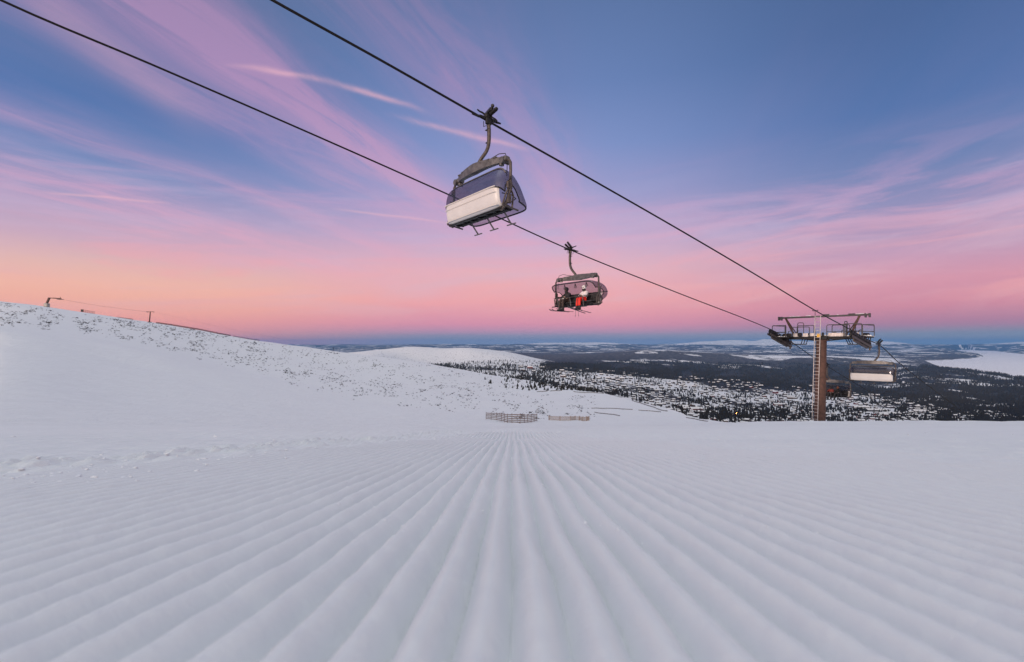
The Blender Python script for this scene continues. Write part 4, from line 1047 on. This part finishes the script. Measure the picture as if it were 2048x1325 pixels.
# sight-line table of the far terrain
_tp = np.linspace(560, 2110, 320); _dfs = np.exp(np.linspace(math.log(650), math.log(9000), 700))
_tab = np.array([np.minimum.accumulate(far.pts(np.full(len(_dfs), p), _dfs)) for p in _tp])
_full = np.array([far.pts(np.full(len(_dfs), p), _dfs) for p in _tp])
def far_place(px, py):
    i = np.clip(((px - _tp[0]) / (_tp[1] - _tp[0])).round().astype(int), 0, len(_tp) - 1); d = np.zeros(len(px)); ok = np.zeros(len(px), bool)
    for c in np.unique(i):
        m_ = i == c; row = _tab[c]; dd = np.interp(-py[m_], -row, _dfs); d[m_] = dd
        yy = np.interp(dd, _dfs, _full[c]); ok[m_] = (np.abs(yy - py[m_]) < 2.5) & (py[m_] > row[-1]) & (py[m_] < row[0])
    x = (px - CX) / FPX * d
    return x, d, far_z(x, d), ok
SIL = ([560, 700, 860, 960, 1050, 1130, 1240, 1300, 1365, 1440, 2100], [690, 706, 729, 745, 760, 778, 788, 808, 828, 843, 843])
VTOP = ([860, 900, 1000, 1100, 1200, 1300, 1400, 1500, 1600, 1700, 1800, 1900, 2048], [729, 728, 727, 736, 744, 751, 757, 765, 772, 784, 800, 818, 831])
rng = np.random.RandomState(11)
# ------------------------------------------------------------------ CABINS
def spread(n, x0, x1, y0f, y1f, dx, dy):
    px = rng.uniform(x0, x1, n); t = rng.uniform(0, 1, n); py = y0f(px) + (y1f(px) - y0f(px)) * t
    keep = []; cells = {}
    for i in range(n):
        key = (int(px[i] // dx), int(py[i] // dy)); bad = False
        for a_ in (-1, 0, 1):
            for b_ in (-1, 0, 1):
                for j in cells.get((key[0] + a_, key[1] + b_), ()):
                    if abs(px[i] - px[j]) < dx and abs(py[i] - py[j]) < dy: bad = True
        if not bad: cells.setdefault(key, []).append(i); keep.append(i)
    return px[keep], py[keep]
px, py = spread(16000, 1040, 2060, lambda p: np.interp(p, *VTOP) + 0, lambda p: np.minimum(np.interp(p, *SIL) + 2, 846), 8.2, 3.3)
keep = rng.uniform(0, 1, len(px)) < np.clip(.35 + (px - 1040) / 300, .1, .93)
keep &= fbm(px / 75.0, py / 15.0, 3) < .22
px, py = px[keep], py[keep]
x, d, z, ok = far_place(px, py); x, d, z, px, py = x[ok], d[ok], z[ok], px[ok], py[ok]
CT = [cabin_template(*q) for q in ((12, 8, 3.8), (15, 9, 4.6), (10, 8, 3.8), (18, 10, 6.0))]
ang0 = rng.choice([0.0, .25, -.2, 1.4], len(x), p=[.34, .22, .2, .24]) + rng.normal(0, .3, len(x))
typ = rng.choice([0, 1, 2, 3], len(x), p=[.4, .25, .25, .10]); sc = rng.uniform(.85, 1.25, len(x)) * np.clip(d / 2100, .78, 1.25)
order = np.argsort(d / sc)
RFM = [ROOFS]
cab_proto = {}
def cabin_proto(t_, w_):
    if (t_, w_) not in cab_proto:
        a_ = template_mesh('cabin', CT[t_][0], [WALLM[w_]]); b_ = template_mesh('roof', (CT[t_][1][0], CT[t_][1][1], np.zeros(len(CT[t_][1][1]), int)), [ROOFS]); cab_proto[(t_, w_)] = (a_, b_)
    return cab_proto[(t_, w_)]
n_ind = 0
for i in order[:300]:
    w_ = int(rng.choice([0, 1, 2], p=[.66, .12, .22])); a_, b_ = cabin_proto(int(typ[i]), w_)
    o = bpy.data.objects.new('cabin', a_); COL.objects.link(o); o.location = (x[i], d[i], z[i]); o.rotation_euler = (0, 0, ang0[i]); o.scale = (sc[i],) * 3
    rf = bpy.data.objects.new('roof', b_); COL.objects.link(rf); rf.parent = o
    tag(o, 'small %s cabin with snow covered roof among the many in the valley village' % ('dark wooden', 'red painted', 'brown wooden')[w_], 'cabin', 'cabins of the valley village')
rest = order[300:]
if len(rest):
    CTj = [join(c) for c in CT]
    o = merged('distant_cabins', CTj, [(typ[i], x[i], d[i], z[i], ang0[i], sc[i], sc[i], sc[i]) for i in rest], [WALLM[0], ROOFS]); tag(o, kind='stuff')
# long low lodges in the village
for k, (qx, qy, L_, w_, lab) in enumerate(((1722, 818, 46, 2, 'long low brown lodge with snowy roof right of the tower post, uppermost of the rows'), (1752, 824, 58, 0, 'long dark lodge with snowy roof right of the tower post, middle of the rows'),
                                    (1778, 831, 64, 2, 'long brown lodge with snowy roof below the empty bubble chair, lowest of the rows'), (1840, 826, 40, 0, 'long dark lodge right of the lodge rows near the snow edge'),
                                    (1366, 817, 24, 1, 'red painted lodge with snowy roof at the foot of the white slope'), (1392, 821, 30, 1, 'dark red lodge just right of the red lodge by the white slope'), (1560, 812, 40, 1, 'dark red lodge left of the tower post among spruces'))):
    xx, dd, zz, _ = far_place(np.array([qx], float), np.array([qy], float)); wl, rf_ = cabin_template(L_, 13, 5.0, .6)
    o = bpy.data.objects.new('lodge', template_mesh('lodge', wl, [WALLM[w_]])); COL.objects.link(o); o.location = (xx[0], dd[0], zz[0]); o.rotation_euler = (0, 0, -.12 + .1 * (k % 3))
    r_ = bpy.data.objects.new('roof', template_mesh('roof', (rf_[0], rf_[1], np.zeros(len(rf_[1]), int)), [ROOFS])); COL.objects.link(r_); r_.parent = o
    mb = MB()
    for j in range(int(L_ / 4)): mb.box((-L_ / 2 + 2 + j * 4, -6.55, 2.8), (1.6, .12, 1.4))
    wn = mb.build('window_row', WINM, o, smooth=False); tag(o, lab, 'lodge')

# ------------------------------------------------------------------ TREES
TT = [tree_template(i) for i in range(5)]
pool = []
def add_trees(px, py, hmin, hmax, wide=1.0):
    x, d, z, ok = far_place(px, py)
    for i in np.nonzero(ok)[0]:
        h = rng.uniform(hmin, hmax); w_ = h * rng.uniform(.8, 1.25) * wide; pool.append((rng.randint(5), x[i], d[i], z[i] - .3, rng.uniform(0, 6.3), w_, w_, h))
n = 11000
qx = rng.uniform(1000, 2060, n); top = np.interp(qx, *VTOP); bot = np.minimum(np.interp(qx, *SIL) + 4, 848); qy = top + (bot - top) * rng.uniform(0, 1, n) ** .95
cl = .6 * fbm(qx / 26.0, qy / 7.0, 3) + 1.0 * fbm(qx / 75.0, qy / 15.0, 3); keep = rng.uniform(0, 1, n) < np.clip(.38 + cl * 1.2, .05, 1); add_trees(qx[keep], qy[keep], 6, 14, 1.15)
# bigger, dense spruces at the near edge
qx = rng.uniform(1400, 1650, 900); qy = rng.uniform(822, 846, 900) - np.abs(qx - 1530) * .02; k_ = rng.uniform(0, 1, 900) < np.clip(.28 + 1.1 * fbm(qx / 20, qy / 5, 2), 0.04, 1); add_trees(qx[k_], qy[k_], 12, 19)
qx = rng.uniform(1800, 2060, 700); qy = rng.uniform(825, 846, 700); k_ = rng.uniform(0, 1, 700) < np.clip(.22 + 1.1 * fbm(qx / 24, qy / 5, 2), 0.03, 1); add_trees(qx[k_], qy[k_], 10, 17)
# sparse wood between the bare hill and the village
qx = rng.uniform(855, 1180, 3200); t_ = rng.uniform(0, 1, 3200); lo = np.interp(qx, [855, 1000, 1180], [727, 721, 728]); hi = np.interp(qx, *SIL) + 3; qy = lo + (hi - lo) * t_
k_ = rng.uniform(0, 1, 3200) < np.clip(.35 + .55 * np.exp(-((qy - np.interp(qx, [860, 1180], [733, 748])) / 7) ** 2) + .4 * fbm(qx / 30, qy / 8, 3), .05, 1); add_trees(qx[k_], qy[k_], 5, 12, 1.15)
# dark forest belt and the wooded hills
n = 30000
qx = rng.uniform(1080, 2080, n); top = np.interp(qx, [1080, 1200, 1300, 1450, 1600, 1750, 1850, 1930, 2048], [730, 726, 722, 726, 728, 731, 732, 742, 759]); bot = np.interp(qx, *VTOP) + 6
qy = top + (bot - top) * rng.uniform(0, 1, n)
k_ = rng.uniform(0, 1, n) < np.clip(.62 + 1.0 * fbm(qx / 45 + 9, qy / 9, 3), .05, 1); add_trees(qx[k_], qy[k_], 9, 17, 1.1)
# trees standing up against the lake on the right-hand ridge
qx = np.concatenate([rng.uniform(1840, 2070, 700)]); top = np.interp(qx, [1840, 1850, 1930, 1990, 2048, 2070], [732, 732, 740.5, 749, 758.5, 762]); add_trees(qx, top + rng.uniform(.3, 3.5, 700), 14, 24, 1.0)
# stunted trees on the near snowfield shoulder
for _ in range(1500):
    qx_ = 1215 - abs(rng.normal(0, 95)); qy_ = rng.uniform(738, 792)
    if qx_ < 930: continue
    lo_ = np.interp(qx_, *SIL)
    if qy_ < lo_ or qy_ > np.interp(qx_, [930, 1000, 1060, 1130, 1200, 1240], [762, 775, 783, 784, 787, 788]): continue
    if rng.uniform() > .25 + .75 * (qx_ - 930) / 280: continue
    p = near_hit(qx_, qy_)
    if p is None: continue
    h = rng.uniform(1.6, 3.6); pool.append((rng.randint(5), p.x, p.y, p.z - .1, rng.uniform(0, 6.3), h * 1.5, h * 1.5, h))
pool.sort(key=lambda q: q[2] / q[7])
tms = [template_mesh('spruce_tree', T, [NEED, BARK]) for T in TT]
for q in pool[:300]:
    o = bpy.data.objects.new('spruce_tree', tms[q[0]]); COL.objects.link(o); o.location = q[1:4]; o.rotation_euler = (0, 0, q[4]); o.scale = q[5:8]
    tag(o, 'dark spruce tree standing in snow at the near edge of the valley woods', 'tree', 'spruces at the near edge of the valley')
tag(merged('forest', TT, pool[300:], [NEED, BARK]), kind='stuff')

# ------------------------------------------------------------------ SHRUBS AND ROCKS ON THE HILLSIDE
SHT = [shrub_template(20 + i) for i in range(5)] + [rock_template(40 + i) for i in range(2)]
RIDGE = ([0, 100, 200, 300, 400, 500, 600, 700, 860, 960, 1050], [604, 619, 633, 645, 661, 681, 693, 707, 730, 747, 762])
LOW = ([0, 100, 150, 300, 400, 500, 560, 700, 850, 970, 1060, 1200], [652, 662, 668, 692, 722, 742, 768, 800, 815, 838, 842, 838])
shr = []
for _ in range(12000):
    qx_ = rng.uniform(0, 1190); r0, r1 = np.interp(qx_, *RIDGE), np.interp(qx_, *LOW)
    if qx_ > 1050: r0 = 792
    t_ = rng.uniform(0, 1); qy_ = r0 + (r1 - r0) * t_
    dn_ = .34 + .95 * float(fbm(qx_ / 38 + 3, qy_ / 13 + 1, 3)) ; dn_ += .55 * math.exp(-((qx_ - 400) / 110) ** 2 - (t_ / .45) ** 2) + .25 * math.exp(-((qx_ - 720) / 170) ** 2 - ((t_ - .62) / .25) ** 2) - .35 * math.exp(-((qx_ - 135) / 28) ** 2) - (.2 if qx_ > 1050 else 0)
    if t_ > .85: dn_ -= .25
    if rng.uniform() > dn_ * .75: continue
    p = near_hit(qx_, qy_)
    if p is None: continue
    s_ = rng.uniform(.22, .78) * (1.7 if rng.uniform() < .08 else 1) * (.45 + p.y / 420)
    shr.append((int(rng.choice(7, p=[.17] * 5 + [.075] * 2)), p.x, p.y, p.z - .02, rng.uniform(0, 6.3), s_ * 1.25, s_, s_ * .8))
shr.sort(key=lambda q: q[2] / q[5])
sms = [template_mesh('low_shrub' if i < 5 else 'boulder', T, [SHRUBM if i < 5 else ROCKM]) for i, T in enumerate(SHT)]
for q in shr[:300]:
    rk = q[0] >= 5
    o = bpy.data.objects.new('boulder' if rk else 'low_shrub', sms[q[0]]); COL.objects.link(o); o.location = q[1:4]; o.rotation_euler = (0, 0, q[4]); o.scale = q[5:8]
    if rk: tag(o, 'small dark boulder poking out of the snowy hillside', 'rock', 'boulders on the snowy hillside')
    else: tag(o, 'low dark shrub poking out of the snowy hillside', 'shrub', 'shrubs on the snowy hillside')
T2 = [(T[0], T[1], np.full(len(T[1]), 0 if i < 5 else 1)) for i, T in enumerate(SHT)]
tag(merged('undergrowth', T2, shr[300:], [SHRUBM, ROCKM]), kind='stuff')
# a few specks on the sunlit hill
qx = rng.uniform(740, 1090, 900); lo = np.interp(qx, [740, 825, 890, 930, 1010, 1090], [704, 696, 699, 697.5, 706, 720]); qy = lo + (730 - lo) * rng.uniform(0, 1, 900) ** .6
x, d, z, ok = far_place(qx, qy)
it = [(rng.randint(5), x[i], d[i], z[i], rng.uniform(0, 6.3), s_, s_, s_ * .9) for i in np.nonzero(ok)[0] for s_ in [rng.uniform(2.0, 4.5)]]
tag(merged('scrub', SHT[:5], it, [SHRUBM]), kind='stuff')

# ------------------------------------------------------------------ FENCES
def ground_at(px, d): x = (px - CX) / FPX * d; return Vector((x, d, float(near_z(x, d)[0])))
def slat_fence(path, height, n_post, n_rail, label, mat, vertical=False, name='snow_fence', cat='fence', post_r=.05, rail_h=.09, group=None, sink=.1):
    """path: (px, d) points on the ground"""
    pts = [ground_at(*p) for p in path]; cum = [0]
    for a_, b_ in zip(pts, pts[1:]): cum.append(cum[-1] + (b_ - a_).length)
    def at(s_):
        for i in range(len(pts) - 1):
            if s_ <= cum[i + 1] + 1e-6: return pts[i].lerp(pts[i + 1], (s_ - cum[i]) / max(1e-6, cum[i + 1] - cum[i]))
        return pts[-1]
    root = empty(name, pts[0]); O = pts[0]; ps = [at(cum[-1] * i / (n_post - 1)) for i in range(n_post)]
    rs = random.Random(int(path[0][0]))
    for p in ps:
        mb = MB(); mb.tube([p - O - Vector((0, 0, sink + .3)), p - O + Vector((rs.uniform(-.05, .05), 0, height * 1.06))], post_r, 6); mb.build('post', mat, root)
    mb = MB()
    for a_, b_ in zip(ps, ps[1:]):
        if vertical:
            k = max(3, int((b_ - a_).length / .22))
            for j in range(k): q = a_.lerp(b_, (j + .5) / k) - O; mb.bar(q, q + Vector((0, 0, height * rs.uniform(.93, 1.0))), .10, .025, up=tuple((b_ - a_).normalized().cross(Vector((0, 0, 1)))))
            for f in (.18, .8): mb.bar(a_ - O + Vector((0, 0, height * f)), b_ - O + Vector((0, 0, height * f)), .03, .05)
        else:
            for j in range(n_rail):
                f = (j + .6) / n_rail; z_ = height * f; mb.bar(a_ - O + Vector((0, -.03, z_)), b_ - O + Vector((0, -.03, z_ + rs.uniform(-.03, .03))), .03, rail_h)
    mb.build('slats', mat, root, smooth=False)
    tag(root, label, cat, group)
    return root, ps
f1, ps = slat_fence([(972, 108), (1000, 96), (1015, 84), (1030, 76), (1042, 78), (1056, 88), (1074, 102)], 1.5, 13, 5, 'horizontally slatted wooden snow fence sagging in the middle, beyond the groomed ridges', WOOD, rail_h=.15)
mb = MB()
for a_ in (-.5, .5): q = ground_at(1031, 76) - f1.location; mb.tube([q + Vector((a_ * .6, 0, .25)), q + Vector((a_ * 2.2, -2.4, .1))], .05, 6)
mb.build('strut', WOOD, f1)
slat_fence([(1098, 104), (1118, 102), (1138, 103), (1155, 108), (1168, 103), (1178, 108)], .95, 8, 2, 'pale wooden snow fence of upright slats, right of the horizontally slatted one', WOOD2, True, post_r=.08)
p = ground_at(1074, 101); mb = MB(); mb.tube([(0, 0, -.3), (0, 0, 2.5)], [.05, .035], 6); mb.tube([(0, 0, 2.42), (0, 0, 2.5)], .07, 6); o = mb.build('marker_pole', WOOD, loc=p); tag(o, 'thin dark marker pole at the right end of the sagging snow fence', 'pole')
CREST = ([0, 250, 500, 700, 860], [320, 345, 380, 415, 440])
def crest(px): return float(np.interp(px, *CREST))
slat_fence([(p_, crest(p_) - 4) for p_ in (312, 340, 370, 400, 430, 461)], 1.15, 16, 3, 'long brown snow fence running down the left skyline ridge', BRUSH, rail_h=.26)
slat_fence([(p_, crest(p_) - 3) for p_ in (466, 485, 503, 519)], .9, 8, 2, 'low brown snow fence at the lower right end of the skyline ridge', BRUSH, rail_h=.2)
slat_fence([(p_, crest(p_) - 3) for p_ in (234, 245, 256, 266)], .7, 6, 2, 'short low brown fence on the skyline left of the T-shaped mast', BRUSH, rail_h=.22)
fb, ps = slat_fence([(162, 330), (175, 331), (189, 333)], 1.9, 7, 3, 'short tall board fence with a dark end panel on the left skyline', BRUSH, rail_h=.16)
mb = MB(); mb.box((.9, -.1, .95), (1.8, .12, 1.7)); mb.build('end_panel', DARK, fb)
nets = [((1074, 785), (1095, 784), 'leftmost short thin net fence on the white shoulder'), ((1100, 784.5), (1124, 784.5), 'second short thin net fence on the white shoulder'), ((1147, 786.5), (1208, 790.5), 'long thin net fence along the upper edge of the white shoulder'),
        ((1183, 817), (1265, 819), 'long thin net fence across the middle of the white shoulder'), ((1277, 820), (1322, 823.5), 'thin net fence right of the one across the middle of the shoulder'), ((1189, 824.5), (1240, 830), 'thin slanting net fence lowest on the white shoulder, beyond the pale slat fence'),
        ((1264, 803), (1335, 822), 'steeply slanting thin net fence along the right edge of the white shoulder'), ((1372, 835), (1416, 842), 'thin slanting net fence at the snow edge nearest the village')]
for a_, b_, lab in nets:
    pa, pb = near_hit(*a_), near_hit(*b_)
    if pa is None or pb is None: print('net missed', lab); continue
    n = 9; P = []
    for i in range(n):
        t_ = i / (n - 1); q = near_hit(a_[0] + (b_[0] - a_[0]) * t_, a_[1] + (b_[1] - a_[1]) * t_)
        if q is not None: P.append(q)
    root = empty('net_fence', P[0]); hgt = .0016 * P[0].y + .05
    for q in P: mb = MB(); mb.tube([q - P[0] - Vector((0, 0, .3)), q - P[0] + Vector((0, 0, hgt * 1.2))], .03, 5); mb.build('post', NET, root)
    mb = MB()
    for q0, q1 in zip(P, P[1:]): mb.bar(q0 - P[0] + Vector((0, 0, hgt * .55)), q1 - P[0] + Vector((0, 0, hgt * .55)), .03, hgt * .8)
    mb.build('net', NET, root, smooth=False); tag(root, lab, 'fence', 'net fences on the white shoulder')

# ------------------------------------------------------------------ DRAG LIFT ON THE RIDGE
b0 = ground_at(93.5, 322); root = empty('drag_lift_station', b0); s_ = 322 / FPX
mb = MB(); mb.box((0, 0, 1.0), (2.6, 2.4, 2.8), bev=.3); mb.build('footing', CONC, root)
mb = MB(); mb.bar((-.1, 0, 2.0), (1.75, 0, 6.0), 1.0, 1.0, up=(0, 1, 0), bev=.1)
for k in range(5): mb.box((.15 + k * .36, -.5, 2.5 + k * .75), (1.1, .16, .18))
mb.build('column', RUST, root)
mb = MB(); mb.bar((1.2, 0, 6.0), (9.6, 0, 5.3), .5, .55, up=(0, 1, 0), bev=.06); mb.bar((4.0, 0, 6.0), (8.6, 0, 5.65), .3, .25, up=(0, 1, 0)); mb.build('boom', RUST, root)
mb = MB(); mb.tube([(9.0, 0, 4.85), (9.0, 0, 5.05)], [1.7, 1.7], 24); mb.tube([(8.6, 0, 5.1), (9.0, 0, 6.4), (9.5, 0, 5.2)], .12, 6); mb.build('return_wheel', DARK, root)
tag(root, 'brown crane-shaped return station of a drag lift on the far left skyline', 'drag lift')
m0 = ground_at(298.5, 349); root2 = empty('drag_lift_mast', m0); hM = 7.6
mb = MB(); mb.tube([(0, 0, -.5), (.8, 0, hM)], [.42, .30], 10); mb.box((0, 0, .12), (2.6, 1.6, .5), bev=.1); mb.build('post', RUST, root2)
mb = MB(); mb.bar((-1.3, 0, hM), (2.9, 0, hM), .35, .3, bev=.05); 
for w in (-1.4, 3.0): mb.bar((w - .6, 0, hM - .1), (w + .6, 0, hM - .3), .3, .35, bev=.05)
mb.build('cross_arm', RUST, root2)
tag(root2, 'small brown T-shaped drag lift mast on the left skyline', 'drag lift')
p5 = near_hit(667, 706); p5 = p5 if p5 else ground_at(667, 400)
p5 = ground_at(667, 408); mb = MB(); mb.tube([(0, 0, -.5), (0, 0, 3.0)], .16, 7); mb.bar((-.7, 0, 3.0), (.7, 0, 3.0), .2, .2); o = mb.build('drag_lift_mast', DARK, loc=p5); tag(o, 'tiny dark lift mast low on the skyline left of the sunlit hill', 'drag lift')
def cable(pts, sag, label, r_=.035):
    q = []
    for a_, b_ in zip(pts, pts[1:]):
        for i in range(16): t_ = i / 16; q.append(a_.lerp(b_, t_) - Vector((0, 0, 4 * sag * t_ * (1 - t_))))
    q.append(pts[-1]); mb = MB(); mb.tube(q, r_, 5); o = mb.build('lift_cable', ROPEM); tag(o, label, 'cable')
cable([b0 + Vector((9.6, 0, 5.0)), m0 + Vector((-.8, 0, hM)), ], .7, 'thin cable from the drag lift station to the T-shaped mast on the skyline', .045)
cable([m0 + Vector((2.4, 0, hM)), p5 + Vector((0, 0, 3.0))], 1.4, 'thin cable from the T-shaped mast down along the skyline ridge', .018)

# ------------------------------------------------------------------ STREET LAMPS IN THE VILLAGE
for qx_, qy_, lab in ((1450.5, 828, 'faint orange lit street lamp among spruces, leftmost of three'), (1473, 829.5, 'bright orange lit street lamp among spruces, middle of three'), (1514, 831.5, 'orange lit street lamp among spruces, rightmost of three')):
    xx, dd, zz, _ = far_place(np.array([qx_]), np.array([qy_])); dd = dd - 25; mb = MB(); mb.tube([(0, 0, -.5), (0, 0, 7.0), (0, -.4, 7.3)], .12, 6)
    o = mb.build('street_lamp', DARK, loc=(xx[0] * dd[0] / (dd[0] + 25), dd[0], zz[0])); m2 = MB(); m2.ball((0, -.6, 7.2), 1.0 if 'bright' in lab else .7, 10); m2.build('lamp_globe', LAMP, o); tag(o, lab, 'street lamp', 'lit street lamps in the village')

# ------------------------------------------------------------------ LOOSE SNOW ON THE PISTE
def lump_template(seed):
    r_ = random.Random(seed); mb = MB(); mb.ball((0, 0, .12), .5, 9, sc=(1, .85, .6)); V = np.array(mb.v)
    for k in range(3):
        dv = np.array([r_.gauss(0, 1) for _ in range(3)]); dv /= np.linalg.norm(dv); V = V + V * (.35 * np.clip(V @ dv * 2.2, 0, 1) ** 2)[:, None] * r_.choice([-1, 1])
    V = V * (1 + np.array([[r_.uniform(-.10, .10)] for _ in V])); F = []
    for f in mb.f: F += [(f[0], f[i], f[i + 1]) for i in range(1, len(f) - 1)]
    return V, np.array(F), np.zeros(len(F), int)
LT = [lump_template(60 + i) for i in range(6)]; it = []
def lumps(n, fpx, fpy, smin, smax):
    for _ in range(n):
        py_ = fpy(); px_ = fpx(py_); dd = 185.0 / (py_ - 839)
        if dd > 11: continue
        x_ = (px_ - CX) / FPX * dd; s_ = smin * (smax / smin) ** (rng.uniform() ** 2.6)
        it.append((rng.randint(6), x_, dd, float(near_z(x_, dd)[0]) - .1 * s_, rng.uniform(0, 6.3), s_ * rng.uniform(.8, 1.5), s_, s_ * rng.uniform(.6, 1)))
lumps(900, lambda y_: np.interp(y_, [870, 900, 940, 970], [900, 560, 130, 20]) + rng.normal(0, 60 + (y_ - 870) * 1.1), lambda: rng.uniform(868, 975), .004, .022)
lumps(260, lambda y_: rng.uniform(1150, 2048), lambda: 866 + abs(rng.normal(0, 9)), .005, .028)
lumps(60, lambda y_: rng.uniform(880, 1130), lambda: rng.uniform(860, 866.5), .006, .030)
lumps(120, lambda y_: rng.uniform(-100, 900), lambda: 858 + abs(rng.normal(0, 12)), .006, .035)
lumps(420, lambda y_: CX + (rng.uniform(-1, 1)) * (y_ - 850) * 3.0, lambda: rng.uniform(868, 1080), .002, .008)
o = merged('loose_snow', LT, it, [CAP]); o.data.polygons.foreach_set('use_smooth', [True] * len(o.data.polygons)); tag(o, kind='stuff')

# ------------------------------------------------------------------ haze
def build_haze():
    mb = MB(); z0, z1 = -262.0, 330.0
    mb.box((0, 12000, (z0 + z1) / 2), (90000, 46000, z1 - z0))
    m = bpy.data.materials.new('cold_evening_air'); m.use_nodes = True; t = m.node_tree; t.nodes.clear()
    v = t.nodes.new('ShaderNodeVolumePrincipled'); v.inputs['Color'].default_value = (.11, .36, .80, 1)
    v.inputs['Density'].default_value = 3.3e-5; v.inputs['Anisotropy'].default_value = 0.0
    o = t.nodes.new('ShaderNodeOutputMaterial'); t.links.new(v.outputs[0], o.inputs['Volume'])
    ob = mb.build('haze', m, smooth=False); tag(ob, kind='stuff')
build_haze()
